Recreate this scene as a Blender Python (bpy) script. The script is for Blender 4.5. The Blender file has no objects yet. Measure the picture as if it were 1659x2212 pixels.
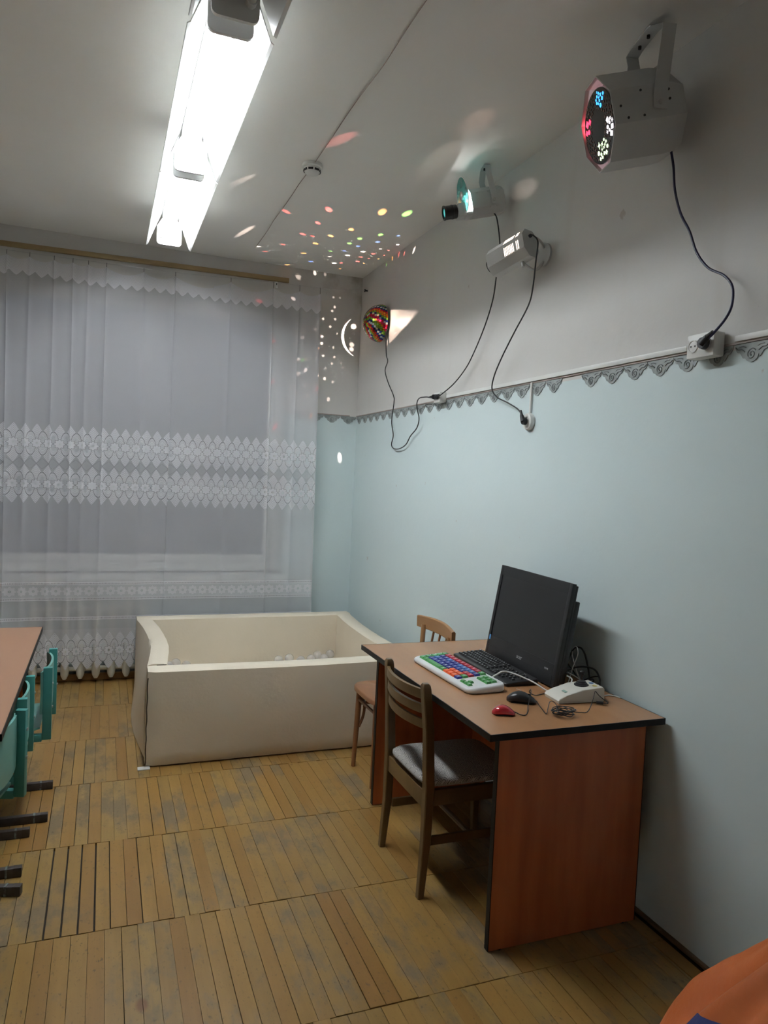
import bpy, bmesh, math, random
from mathutils import Vector, Matrix, Euler
import numpy as np
random.seed(7)
PI = math.pi
S = bpy.context.scene
COL = S.collection

# ------------------------------------------------------------------ camera
F_PX = 1567.7
cam_d = bpy.data.cameras.new('camera')
cam = bpy.data.objects.new('camera', cam_d)
COL.objects.link(cam)
cam_d.sensor_fit = 'HORIZONTAL'
cam_d.sensor_width = 36.0
cam_d.lens = F_PX / 1659.0 * 36.0
cam_d.clip_start = 0.05
cy_, pt_, rl_ = -0.3694, -0.0471, 0.0465
f_ = Vector((-math.sin(cy_)*math.cos(pt_), math.cos(cy_)*math.cos(pt_), math.sin(pt_)))
r_ = Vector((math.cos(cy_), math.sin(cy_), 0))
u_ = r_.cross(f_)
r2 = math.cos(rl_)*r_ + math.sin(rl_)*u_
u2 = -math.sin(rl_)*r_ + math.cos(rl_)*u_
M = Matrix((r2, u2, -f_)).transposed().to_4x4()
M.translation = Vector((-1.869, -5.5314, 1.5423))
cam.matrix_world = M
S.camera = cam

# ------------------------------------------------------------------ world, exposure
w = bpy.data.worlds.new('world')
S.world = w
w.use_nodes = True
w.node_tree.nodes['Background'].inputs[0].default_value = (0.012, 0.014, 0.02, 1)
w.node_tree.nodes['Background'].inputs[1].default_value = 1.0
S.view_settings.view_transform = 'Standard'
S.view_settings.look = 'None'
S.view_settings.gamma = 1
S.view_settings.use_curve_mapping = False
S.view_settings.exposure = 1.27
TUBE_STRENGTH = 46.0
DOT_POWER = 0.75

# ------------------------------------------------------------------ material helpers
def srgb(r, g, b):
    def f(c):
        c /= 255.0
        return c/12.92 if c <= 0.04045 else ((c+0.055)/1.055)**2.4
    return (f(r), f(g), f(b), 1)

class N:
    """small expression wrapper over Math nodes"""
    def __init__(s, nt, sock): s.nt, s.s = nt, sock
    @staticmethod
    def m(nt, op, *a, clamp=False):
        n = nt.nodes.new('ShaderNodeMath'); n.operation = op; n.use_clamp = clamp
        for i, x in enumerate(a):
            if isinstance(x, N): nt.links.new(x.s, n.inputs[i])
            else: n.inputs[i].default_value = x
        return N(nt, n.outputs[0])
    def __add__(s, o): return N.m(s.nt, 'ADD', s, o)
    __radd__ = __add__
    def __sub__(s, o): return N.m(s.nt, 'SUBTRACT', s, o)
    def __rsub__(s, o): return N.m(s.nt, 'SUBTRACT', o, s)
    def __mul__(s, o): return N.m(s.nt, 'MULTIPLY', s, o)
    __rmul__ = __mul__
    def __truediv__(s, o): return N.m(s.nt, 'DIVIDE', s, o)
    def __rtruediv__(s, o): return N.m(s.nt, 'DIVIDE', o, s)
    def __lt__(s, o): return N.m(s.nt, 'LESS_THAN', s, o)
    def __gt__(s, o): return N.m(s.nt, 'GREATER_THAN', s, o)
    def abs(s): return N.m(s.nt, 'ABSOLUTE', s)
    def frac(s): return N.m(s.nt, 'FRACT', s)
    def pow(s, e): return N.m(s.nt, 'POWER', s, e)
    def sqrt(s): return N.m(s.nt, 'SQRT', s)
    def sin(s): return N.m(s.nt, 'SINE', s)
    def max(s, o): return N.m(s.nt, 'MAXIMUM', s, o)
    def min(s, o): return N.m(s.nt, 'MINIMUM', s, o)
    def inv(s): return N.m(s.nt, 'SUBTRACT', 1.0, s)
    def clamp(s): return N.m(s.nt, 'ADD', s, 0.0, clamp=True)

MATS = {}
def mat(name, col, rough=0.6, col2=None, scale=8.0, detail=4.0, stretch=None, metal=0.0, bump=0.0, bscale=None,
        spec=0.5, coords='Object', emit=None, estr=1.0, lo=0.35, hi=0.65, alpha=None, trans=0.0, coat=0.0, rnd=0.0):
    m = bpy.data.materials.new(name); m.use_nodes = True
    nt = m.node_tree; b = nt.nodes['Principled BSDF']
    b.inputs['Base Color'].default_value = col
    b.inputs['Roughness'].default_value = rough
    b.inputs['Metallic'].default_value = metal
    b.inputs['Specular IOR Level'].default_value = spec
    b.inputs['Transmission Weight'].default_value = trans
    b.inputs['Coat Weight'].default_value = coat
    if alpha is not None: b.inputs['Alpha'].default_value = alpha
    tc = nt.nodes.new('ShaderNodeTexCoord'); mp = nt.nodes.new('ShaderNodeMapping')
    nt.links.new(tc.outputs[coords], mp.inputs[0])
    if stretch: mp.inputs['Scale'].default_value = stretch
    if col2 is not None:
        no = nt.nodes.new('ShaderNodeTexNoise'); no.inputs['Scale'].default_value = scale; no.inputs['Detail'].default_value = detail
        nt.links.new(mp.outputs[0], no.inputs[0])
        rp = nt.nodes.new('ShaderNodeValToRGB')
        rp.color_ramp.elements[0].position = lo; rp.color_ramp.elements[1].position = hi
        rp.color_ramp.elements[0].color = col; rp.color_ramp.elements[1].color = col2
        nt.links.new(no.outputs[0], rp.inputs[0])
        nt.links.new(rp.outputs[0], b.inputs['Base Color'])
    if bump:
        n2 = nt.nodes.new('ShaderNodeTexNoise'); n2.inputs['Scale'].default_value = bscale or scale*4; n2.inputs['Detail'].default_value = 5
        nt.links.new(mp.outputs[0], n2.inputs[0])
        bp = nt.nodes.new('ShaderNodeBump'); bp.inputs['Strength'].default_value = bump; bp.inputs['Distance'].default_value = 0.01
        nt.links.new(n2.outputs[0], bp.inputs['Height']); nt.links.new(bp.outputs[0], b.inputs['Normal'])
    if emit:
        b.inputs['Emission Color'].default_value = emit; b.inputs['Emission Strength'].default_value = estr
    MATS[name] = m
    return m

# ------------------------------------------------------------------ geometry helpers
class MB:
    def __init__(s): s.bm = bmesh.new(); s.mi = 0
    def _m(s, fs):
        for f in fs: f.material_index = s.mi
    def box(s, c, size, bevel=0.0, rot=None, seg=2):
        r = bmesh.ops.create_cube(s.bm, size=1)
        vs = r['verts']
        mt = Matrix.Translation(Vector(c)) @ (rot.to_4x4() if rot is not None else Matrix()) @ Matrix.Diagonal((*size, 1))
        fs = list({f for v in vs for f in v.link_faces}); s._m(fs)
        bmesh.ops.transform(s.bm, matrix=mt, verts=vs)
        if bevel:
            es = list({e for v in vs for e in v.link_edges})
            bmesh.ops.bevel(s.bm, geom=es, offset=bevel, segments=seg, profile=0.6, affect='EDGES', clamp_overlap=True)
        return s
    def cyl(s, a, b, r1, r2=None, n=16, caps=True):
        a, b = Vector(a), Vector(b); r2 = r1 if r2 is None else r2
        d = b-a
        q = d.to_track_quat('Z', 'Y').to_matrix().to_4x4()
        mt = Matrix.Translation((a+b)/2) @ q
        r = bmesh.ops.create_cone(s.bm, cap_ends=caps, segments=n, radius1=r1, radius2=r2, depth=d.length, matrix=mt)
        s._m({f for v in r['verts'] for f in v.link_faces})
        return s
    def sphere(s, c, r, scale=(1, 1, 1), u=20, v=12, rot=None):
        mt = Matrix.Translation(Vector(c)) @ (rot.to_4x4() if rot is not None else Matrix()) @ Matrix.Diagonal((r*scale[0], r*scale[1], r*scale[2], 1))
        q = bmesh.ops.create_uvsphere(s.bm, u_segments=u, v_segments=v, radius=1, matrix=mt)
        s._m({f for x in q['verts'] for f in x.link_faces})
        return s
    def tube(s, pts, r, n=8, smooth=4, caps=True):
        P = spline(pts, smooth) if smooth > 1 else [Vector(p) for p in pts]
        rings = []; up = None
        for i, p in enumerate(P):
            t = (P[min(i+1, len(P)-1)] - P[max(i-1, 0)]).normalized()
            if up is None:
                up = Vector((0, 0, 1)) if abs(t.z) < 0.9 else Vector((1, 0, 0))
            x = t.cross(up).normalized(); y = x.cross(t).normalized(); up = y
            rr = r[i*len(r)//len(P)] if isinstance(r, (list, tuple)) else r
            rings.append([s.bm.verts.new(p + rr*(math.cos(2*PI*k/n)*x + math.sin(2*PI*k/n)*y)) for k in range(n)])
        fs = []
        for A, B in zip(rings, rings[1:]):
            for k in range(n): fs.append(s.bm.faces.new((A[k], A[(k+1) % n], B[(k+1) % n], B[k])))
        if caps:
            fs.append(s.bm.faces.new(rings[0][::-1])); fs.append(s.bm.faces.new(rings[-1]))
        s._m(fs); return s
    def prism(s, poly, h0, h1, frame=None):
        """polygon in (a,b) extruded along c from h0 to h1; frame = (A,B,C,origin)"""
        A, B, C, O = frame or (Vector((1, 0, 0)), Vector((0, 1, 0)), Vector((0, 0, 1)), Vector((0, 0, 0)))
        lo = [s.bm.verts.new(O + A*a + B*b + C*h0) for a, b in poly]
        hi = [s.bm.verts.new(O + A*a + B*b + C*h1) for a, b in poly]
        n = len(poly); fs = [s.bm.faces.new(lo[::-1]), s.bm.faces.new(hi)]
        for i in range(n): fs.append(s.bm.faces.new((lo[i], lo[(i+1) % n], hi[(i+1) % n], hi[i])))
        s._m(fs); return s
    def lathe(s, prof, n=24, o=(0, 0, 0), axis='Z'):
        o = Vector(o); rings = []
        for r, h in prof:
            ring = []
            for k in range(n):
                a = 2*PI*k/n
                p = Vector((r*math.cos(a), r*math.sin(a), h))
                if axis == 'Y': p = Vector((p.x, p.z, p.y))
                if axis == 'X': p = Vector((p.z, p.x, p.y))
                ring.append(s.bm.verts.new(o+p))
            rings.append(ring)
        fs = []
        for A, B in zip(rings, rings[1:]):
            for k in range(n): fs.append(s.bm.faces.new((A[k], A[(k+1) % n], B[(k+1) % n], B[k])))
        fs.append(s.bm.faces.new(rings[0][::-1])); fs.append(s.bm.faces.new(rings[-1]))
        s._m(fs); return s
    def loft(s, rings, closed=True):
        R = [[s.bm.verts.new(Vector(p)) for p in r] for r in rings]
        n = len(R[0]); fs = []
        for A, B in zip(R, R[1:]):
            for k in range(n if closed else n-1): fs.append(s.bm.faces.new((A[k], A[(k+1) % n], B[(k+1) % n], B[k])))
        if closed:
            fs.append(s.bm.faces.new(R[0][::-1])); fs.append(s.bm.faces.new(R[-1]))
        s._m(fs); return s
    def mesh(s, name, smooth=False):
        bmesh.ops.recalc_face_normals(s.bm, faces=s.bm.faces)
        me = bpy.data.meshes.new(name); s.bm.to_mesh(me); s.bm.free()
        if smooth:
            me.polygons.foreach_set('use_smooth', [True]*len(me.polygons))
            try: me.set_sharp_from_angle(angle=math.radians(smooth if smooth is not True else 40))
            except Exception: pass
        return me
    def build(s, name, mats, parent=None, smooth=35):
        me = s.mesh(name, smooth)
        for m in (mats if isinstance(mats, (list, tuple)) else [mats]): me.materials.append(m)
        return link(name, me, parent)

def link(name, me, parent=None):
    o = bpy.data.objects.new(name, me); COL.objects.link(o)
    if parent is not None: o.parent = parent
    return o

def spline(pts, k):
    P = [Vector(p) for p in pts]; out = []
    for i in range(len(P)-1):
        p0, p1, p2, p3 = P[max(i-1, 0)], P[i], P[i+1], P[min(i+2, len(P)-1)]
        for j in range(k):
            t = j/k
            out.append(0.5*((2*p1) + (p2-p0)*t + (2*p0-5*p1+4*p2-p3)*t*t + (3*p1-p0-3*p2+p3)*t**3))
    out.append(P[-1]); return out

def tag(o, label=None, cat=None, group=None, kind=None):
    if label: o['label'] = label
    if cat: o['category'] = cat
    if group: o['group'] = group
    if kind: o['kind'] = kind
    return o

def thing(name, label, cat, loc=(0, 0, 0), rz=0.0, group=None, mtx=None):
    o = bpy.data.objects.new(name, None); COL.objects.link(o)
    o.empty_display_size = 0.05
    if mtx is not None: o.matrix_world = mtx
    else:
        o.location = loc; o.rotation_euler = (0, 0, rz)
    return tag(o, label, cat, group)

KIDS = {}
def copy_tree(o, parent=None):
    c = o.copy(); COL.objects.link(c)
    c.parent = parent
    for ch in list(o.children): copy_tree(ch, c)
    return c

def set_group(o, g): o['group'] = g

def text_mesh(txt, size, depth=0.0, align='CENTER'):
    cu = bpy.data.curves.new('lettering', 'FONT'); cu.body = txt; cu.size = size; cu.extrude = depth
    cu.align_x = align; cu.align_y = 'CENTER'; cu.resolution_u = 2
    t = bpy.data.objects.new('lettering', cu); COL.objects.link(t)
    dg = bpy.context.evaluated_depsgraph_get()
    me = bpy.data.meshes.new_from_object(t.evaluated_get(dg))
    bpy.data.objects.remove(t); bpy.data.curves.remove(cu)
    return me
# ------------------------------------------------------------------ materials
def wall_material(name, dark_below=0.0, mould=False):
    m = bpy.data.materials.new(name); m.use_nodes = True; nt = m.node_tree; b = nt.nodes['Principled BSDF']
    b.inputs['Roughness'].default_value = 0.55; b.inputs['Specular IOR Level'].default_value = 0.3
    g = nt.nodes.new('ShaderNodeNewGeometry'); sp = nt.nodes.new('ShaderNodeSeparateXYZ'); nt.links.new(g.outputs['Position'], sp.inputs[0])
    X, Y, Z = (N(nt, sp.outputs[i]) for i in range(3))
    no = nt.nodes.new('ShaderNodeTexNoise'); no.inputs['Scale'].default_value = 1.6; no.inputs['Detail'].default_value = 5
    nt.links.new(g.outputs['Position'], no.inputs[0])
    def mix(f, a, c):
        n = nt.nodes.new('ShaderNodeMix'); n.data_type = 'RGBA'
        nt.links.new(f.s, n.inputs[0])
        for k, v in ((6, a), (7, c)):
            if isinstance(v, tuple): n.inputs[k].default_value = v
            else: nt.links.new(v, n.inputs[k])
        return n.outputs[2]
    nz = N(nt, no.outputs[0])
    up = mix(nz, (0.58, 0.565, 0.54, 1), (0.645, 0.63, 0.61, 1))
    low = mix(nz, (0.58, 0.682, 0.692, 1), (0.622, 0.712, 0.72, 1))
    c = mix(Z > 2.0, low, up)
    # small chips and scuffs in the paint
    n2 = nt.nodes.new('ShaderNodeTexNoise'); n2.inputs['Scale'].default_value = 9; n2.inputs['Detail'].default_value = 6
    nt.links.new(g.outputs['Position'], n2.inputs[0])
    chip = ((N(nt, n2.outputs[0]) - 0.715)*40).clamp()
    c = mix(chip*0.6, c, (0.42, 0.36, 0.31, 1))
    # long vertical drips on the white upper part
    mp = nt.nodes.new('ShaderNodeMapping'); mp.inputs['Scale'].default_value = (7, 7, 0.8); nt.links.new(g.outputs['Position'], mp.inputs[0])
    n3 = nt.nodes.new('ShaderNodeTexNoise'); n3.inputs['Scale'].default_value = 1.0; n3.inputs['Detail'].default_value = 2; nt.links.new(mp.outputs[0], n3.inputs[0])
    drip = ((N(nt, n3.outputs[0]) - 0.60)*3).clamp()*(Z > 2.0)
    c = mix(drip*0.45, c, (0.55, 0.50, 0.44, 1))
    if mould:
        mz = (((Z - 2.93)*6).clamp().max(((X + 0.10)*9).clamp()*((Z - 2.72)*4).clamp()))*((X + 0.60)*2.2).clamp()
        f = ((N(nt, n2.outputs[0]) - 0.42)*4).clamp()*mz
        c = mix(f*0.75, c, (0.22, 0.18, 0.12, 1))
    if dark_below:
        dz = ((dark_below - Z)*9).clamp()  # wall colour gets darker towards the floor
        c = mix(dz*0.95, c, (0.05, 0.04, 0.03, 1))
    nt.links.new(c, b.inputs['Base Color'])
    n4 = nt.nodes.new('ShaderNodeTexNoise'); n4.inputs['Scale'].default_value = 14; n4.inputs['Detail'].default_value = 3; nt.links.new(g.outputs['Position'], n4.inputs[0])
    bp = nt.nodes.new('ShaderNodeBump'); bp.inputs['Strength'].default_value = 0.25; bp.inputs['Distance'].default_value = 0.008
    nt.links.new(n4.outputs[0], bp.inputs['Height']); nt.links.new(bp.outputs[0], b.inputs['Normal'])
    return m

def parquet_material(name, island=False):
    m = bpy.data.materials.new(name); m.use_nodes = True; nt = m.node_tree; b = nt.nodes['Principled BSDF']
    g = nt.nodes.new('ShaderNodeNewGeometry')
    if island: rnd = N(nt, g.outputs['Random Per Island'])
    else:
        oi = nt.nodes.new('ShaderNodeObjectInfo'); rnd = N(nt, oi.outputs['Random'])
    def noise(scale, detail, stretch=(1, 1, 1), off=None):
        mp = nt.nodes.new('ShaderNodeMapping'); mp.inputs['Scale'].default_value = stretch
        nt.links.new(g.outputs['Position'], mp.inputs[0])
        if off is not None:
            cb = nt.nodes.new('ShaderNodeCombineXYZ'); nt.links.new((off*37).s, cb.inputs[1]); nt.links.new((off*11).s, cb.inputs[0]); nt.links.new(cb.outputs[0], mp.inputs['Location'])
        no = nt.nodes.new('ShaderNodeTexNoise'); no.inputs['Scale'].default_value = scale; no.inputs['Detail'].default_value = detail
        no.inputs['Roughness'].default_value = 0.6
        nt.links.new(mp.outputs[0], no.inputs[0]); return N(nt, no.outputs[0])
    def mix(f, a, c):
        n = nt.nodes.new('ShaderNodeMix'); n.data_type = 'RGBA'; nt.links.new(f.s, n.inputs[0])
        for k, v in ((6, a), (7, c)):
            if isinstance(v, tuple): n.inputs[k].default_value = v
            else: nt.links.new(v, n.inputs[k])
        return n.outputs[2]
    grain = noise(26, 3, (1, 0.06, 1), rnd)
    worn = noise(3.0, 7); worn2 = noise(13, 5, (1, 0.5, 1), rnd)
    blot = noise(45, 2, (1, 0.55, 1))
    rp = nt.nodes.new('ShaderNodeValToRGB'); e = rp.color_ramp.elements
    e[0].position = 0.0; e[0].color = (0.2378, 0.1223, 0.0316, 1); e[1].position = 1.0; e[1].color = (0.2883, 0.1787, 0.0528, 1)
    x = e.new(0.35); x.color = (0.2985, 0.1706, 0.0465, 1); x = e.new(0.7); x.color = (0.2580, 0.1555, 0.0496, 1)
    nt.links.new(rnd.s, rp.inputs[0])
    c = mix(((grain - 0.4)*2.2).clamp()*0.55, rp.outputs[0], (0.1822, 0.0984, 0.0274, 1))
    scr = noise(34, 6, (1, 0.35, 1), rnd)
    wf = ((worn - 0.495)*6.0 + (worn2 - 0.5)*3.0 + (scr - 0.5)*3.0 + (rnd - 0.62)*1.2).clamp()
    c = mix(wf*0.82, c, (0.1721, 0.1256, 0.0718, 1))
    flk = noise(95, 3, (1, 0.5, 1))
    spots = ((worn2 - 0.50)*6).clamp()
    c = mix(((flk - 0.60)*14).clamp()*(0.25 + spots*0.6), c, (0.0860, 0.0551, 0.0274, 1))
    c = mix(((blot - 0.66)*9).clamp()*0.6, c, (0.0809, 0.0522, 0.0264, 1))
    # knots and resin streaks
    vo = nt.nodes.new('ShaderNodeTexVoronoi'); vo.inputs['Scale'].default_value = 2.1
    mp = nt.nodes.new('ShaderNodeMapping'); mp.inputs['Scale'].default_value = (1.0, 0.6, 0.0); nt.links.new(g.outputs['Position'], mp.inputs[0]); nt.links.new(mp.outputs[0], vo.inputs[0])
    kn = ((0.05 - N(nt, vo.outputs['Distance']))*60).clamp()
    c = mix(kn*0.7, c, (0.1620, 0.0603, 0.0210, 1))
    nt.links.new(c, b.inputs['Base Color'])
    nt.links.new((0.34 + wf*0.28).s, b.inputs['Roughness'])
    b.inputs['Specular IOR Level'].default_value = 0.35
    bp = nt.nodes.new('ShaderNodeBump'); bp.inputs['Strength'].default_value = 0.12; bp.inputs['Distance'].default_value = 0.004
    nt.links.new(grain.s, bp.inputs['Height']); nt.links.new(bp.outputs[0], b.inputs['Normal'])
    return m

def wood(name, c1, c2, axis='Y', scale=9, rough=0.35, spec=0.5, bump=0.03):
    st = {'X': (0.12, 1, 1), 'Y': (1, 0.12, 1), 'Z': (1, 1, 0.12)}[axis]
    return mat(name, c1, rough, c2, scale=scale, detail=6, stretch=st, bump=bump, bscale=scale*5, spec=spec, lo=0.3, hi=0.7)

M_WALL = wall_material('painted_wall')
M_WALLB = wall_material('painted_wall_window_side', dark_below=0.16, mould=True)
M_PALE = mat('pale_painted_wall', (0.82, 0.82, 0.80, 1), 0.7, (0.86, 0.86, 0.84, 1), scale=2, bump=0.1, bscale=12, spec=0.2)
M_CEIL = mat('whitewashed_ceiling', (0.83, 0.825, 0.80, 1), 0.9, (0.87, 0.865, 0.845, 1), scale=1.2, bump=0.15, bscale=10, spec=0.1)
M_SUB = mat('dark_subfloor', (0.02, 0.014, 0.008, 1), 0.9, (0.035, 0.025, 0.015, 1))
M_PARQ = parquet_material('worn_parquet')
M_PARQ2 = parquet_material('worn_parquet_far', island=True)
M_SKIRT = wood('skirting_wood', (0.20, 0.10, 0.03, 1), (0.32, 0.18, 0.06, 1), 'X', rough=0.45)
M_WHITE = mat('white_paint', (0.74, 0.75, 0.73, 1), 0.4, (0.70, 0.70, 0.68, 1), scale=5)
M_PLASTIC = mat('white_plastic', (0.72, 0.72, 0.70, 1), 0.35, (0.68, 0.68, 0.65, 1), scale=12)
M_GREYTRIM = mat('grey_seam', (0.30, 0.25, 0.22, 1), 0.6, (0.36, 0.30, 0.27, 1), scale=20)
M_SCALLOP = mat('silver_grey_film', (0.24, 0.27, 0.265, 1), 0.3, (0.34, 0.37, 0.365, 1), scale=30, spec=0.6)
M_SCALLOP2 = mat('silver_grey_film_relief', (0.15, 0.17, 0.17, 1), 0.3, (0.21, 0.235, 0.235, 1), scale=30, spec=0.6)
M_BLACK = mat('black_plastic', (0.012, 0.012, 0.013, 1), 0.35, (0.017, 0.017, 0.018, 1), scale=30, spec=0.45)
M_RUBBER = mat('black_rubber', (0.010, 0.010, 0.012, 1), 0.5, (0.016, 0.016, 0.018, 1), scale=30)
M_BLUECORD = mat('dark_blue_rubber', (0.012, 0.011, 0.05, 1), 0.45, (0.016, 0.015, 0.06, 1), scale=30)
M_STEEL = mat('steel', (0.55, 0.55, 0.54, 1), 0.3, (0.48, 0.48, 0.47, 1), scale=30, metal=1.0)
M_TUBE = mat('lit_fluorescent_tube', (0.9, 0.9, 0.9, 1), 0.3, (0.88, 0.9, 0.92, 1), emit=(0.89, 0.95, 0.99, 1), estr=TUBE_STRENGTH)
M_TUBEOFF = mat('unlit_fluorescent_tube', (0.62, 0.64, 0.62, 1), 0.15, (0.58, 0.6, 0.6, 1), spec=0.6)
M_FIXT = mat('white_enamel', (0.80, 0.80, 0.79, 1), 0.35, (0.76, 0.76, 0.75, 1), scale=6)
def translucent_white(name, col, k):
    m = bpy.data.materials.new(name); m.use_nodes = True; nt = m.node_tree
    b = nt.nodes['Principled BSDF']; b.inputs['Base Color'].default_value = col; b.inputs['Roughness'].default_value = 0.4
    tl = nt.nodes.new('ShaderNodeBsdfTranslucent'); tl.inputs[0].default_value = col
    mx = nt.nodes.new('ShaderNodeMixShader'); mx.inputs[0].default_value = k
    no = nt.nodes.new('ShaderNodeTexNoise'); no.inputs['Scale'].default_value = 4
    rp = nt.nodes.new('ShaderNodeValToRGB'); rp.color_ramp.elements[0].color = col; rp.color_ramp.elements[1].color = tuple(c*0.95 for c in col[:3])+(1,)
    nt.links.new(no.outputs[0], rp.inputs[0]); nt.links.new(rp.outputs[0], b.inputs['Base Color'])
    nt.links.new(b.outputs[0], mx.inputs[1]); nt.links.new(tl.outputs[0], mx.inputs[2]); nt.links.new(mx.outputs[0], nt.nodes['Material Output'].inputs[0])
    return m
M_REFL = translucent_white('translucent_white_reflector', (0.84, 0.84, 0.82, 1), 0.30)
M_GLASS = mat('dusty_window_glass', (0.85, 0.9, 0.9, 1), 0.30, (0.80, 0.86, 0.86, 1), trans=0.92, spec=0.25)
M_NIGHT = mat('night_yard_asphalt', (0.02, 0.02, 0.022, 1), 0.9, (0.03, 0.03, 0.03, 1))

# ------------------------------------------------------------------ room shell
ROOM_X0, ROOM_Y0, H = -4.3, -6.7, 3.113
def struct(o): o['kind'] = 'structure'; return o
fl = struct(MB().box(((ROOM_X0-0.2)/2, ROOM_Y0/2, -0.063), (-ROOM_X0+0.2, -ROOM_Y0, 0.1)).build('floor', M_SUB))
PITCH, ROWL = 0.0515, 0.6045
strip_meshes = []
for k in range(4):
    ww = PITCH - (0.0008, 0.0004, 0.0014, 0.0006)[k]
    hh = 0.0125 - (0.0, 0.0006, 0.0003, 0.0009)[k]
    me = MB().box((0, 0, hh/2), (ww, ROWL-0.003, hh), bevel=0.0005, seg=1).mesh('floor_strip')
    me.materials.append(M_PARQ); strip_meshes.append(me)
cells = []
for r in range(12):
    yc = -0.012 - ROWL*(r+0.5)
    off = (r*0.37 % 1)*PITCH
    n = int((-ROOM_X0-0.10)/PITCH)
    if off > 0.006: MB().box((-0.085-off/2, yc, -0.0062), (off-0.0012, ROWL-0.003, 0.0122), bevel=0.0007, seg=1).build('filler_strip', M_PARQ, fl)
    for i in range(n):
        xc = -0.085 - PITCH*(i+0.5) - off
        vis = xc > -2.5 and yc > -4.95 and not (yc > -0.7 and xc > -1.7) and not (yc > -1.3 and xc > -1.68)
        d = (xc+1.6)**2*1.2 + (yc+4.2)**2
        if not vis: d += 100
        cells.append((d, xc, yc))
cells.sort()
for d, xc, yc in cells[:300]:
    o = link('floor_strip', random.choice(strip_meshes), fl)
    gap = 0.0032 if (-3.05 < yc < -2.40 and -2.05 < xc < -1.80) else (0.0013 if random.random() < 0.20 else 0)
    o.scale = (1 - gap/PITCH*1.6, 1, 1)
    o.location = (xc + random.uniform(-0.0005, 0.0005), yc + random.uniform(-0.0015, 0.0015), -0.0125 + random.uniform(-0.0004, 0.0004))
mb = MB()
for d, xc, yc in cells[300:]:
    h = random.uniform(-0.0006, 0.0002)
    mb.box((xc, yc, -0.00625+h), (PITCH-0.0013, ROWL-0.003, 0.0125))
o = mb.build('far_parquet', M_PARQ2, fl, smooth=False); o['kind'] = 'stuff'
# border strip along the right wall, laid lengthwise
for k in range(12):
    mb = MB().box((-0.057, -0.012-ROWL*(k+0.5), -0.0056), (0.052, ROWL-0.003, 0.0122), bevel=0.0007, seg=1)
    mb.build('border_strip', M_PARQ, fl)

ce = struct(MB().box((ROOM_X0/2, ROOM_Y0/2, H+0.1), (-ROOM_X0+0.4, -ROOM_Y0+0.8, 0.2)).build('ceiling', M_CEIL))
struct(MB().box((0.1, ROOM_Y0/2, H/2-0.05), (0.2, -ROOM_Y0, H+0.1)).build('wall_right', M_WALL))
struct(MB().box((ROOM_X0-0.1, ROOM_Y0/2, H/2-0.05), (0.2, -ROOM_Y0, H+0.1)).build('wall_left', M_PALE))
struct(MB().box((ROOM_X0/2, ROOM_Y0-0.1, H/2-0.05), (-ROOM_X0+0.4, 0.2, H+0.1)).build('wall_front', M_PALE))
WX0, WX1, WZ0, WZ1, WT = -3.35, -0.557, 0.70, 2.83, 0.36
mb = MB()
mb.box((ROOM_X0/2, WT/2, (WZ0-0.1)/2), (-ROOM_X0+0.4, WT, WZ0+0.1))
mb.box((ROOM_X0/2, WT/2, (WZ1+H)/2), (-ROOM_X0+0.4, WT, H-WZ1))
mb.box((WX1/2+0.1, WT/2, (WZ0+WZ1)/2), (-WX1+0.2, WT, WZ1-WZ0))
mb.box(((WX0+ROOM_X0-0.2)/2, WT/2, (WZ0+WZ1)/2), (WX0-ROOM_X0+0.2, WT, WZ1-WZ0))
struct(mb.build('wall_back', M_WALLB, smooth=False))

# window behind the curtain: frame, casements, panes
wd = bpy.data.objects.new('window_1', None); COL.objects.link(wd); struct(wd)
yF = 0.20
mb = MB()
for a, b_ in ((WX0, WX0+0.07), (WX1-0.07, WX1)): mb.box(((a+b_)/2, yF, (WZ0+WZ1)/2+0.03), (b_-a, 0.09, WZ1-WZ0-0.06), bevel=0.004)
for a, b_ in ((WZ0+0.06, WZ0+0.13), (WZ1-0.07, WZ1)): mb.box(((WX0+WX1)/2, yF, (a+b_)/2), (WX1-WX0-0.14, 0.09, b_-a), bevel=0.004)
mb.build('window_frame', M_WHITE, wd)
xs = [WX0+0.07, -2.62, WX1-0.07]
for a, b_ in zip(xs, xs[1:]):
    mb = MB()
    for u in (a+0.028, b_-0.028): mb.box((u, yF-0.01, (WZ0+WZ1)/2+0.03), (0.05, 0.06, WZ1-WZ0-0.22), bevel=0.004)
    for z in (WZ0+0.16, WZ1-0.10): mb.box(((a+b_)/2, yF-0.01, z), (b_-a-0.1, 0.06, 0.055), bevel=0.004)
    c = mb.build('casement', M_WHITE, wd)
    MB().box(((a+b_)/2, yF, (WZ0+WZ1)/2+0.03), (b_-a-0.1, 0.005, WZ1-WZ0-0.30)).build('pane', M_GLASS, c)
mb = MB(); mb.box(((WX0+WX1)/2, 0.05, WZ0+0.028), (WX1-WX0-0.004, 0.32, 0.045), bevel=0.008)
mb.build('window_sill', M_WHITE, wd)

# skirting
struct(MB().box(((ROOM_X0-0.03)/2, -0.012, 0.026), (-ROOM_X0-0.03, 0.022, 0.05), bevel=0.007).build('baseboard_back', M_SKIRT))
struct(MB().box((-0.010, ROOM_Y0/2-0.02, 0.006), (0.018, -ROOM_Y0-0.05, 0.012), bevel=0.005).build('baseboard_right', wood('dark_skirting', (0.10, 0.06, 0.028, 1), (0.16, 0.10, 0.045, 1), 'Y')))

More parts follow.
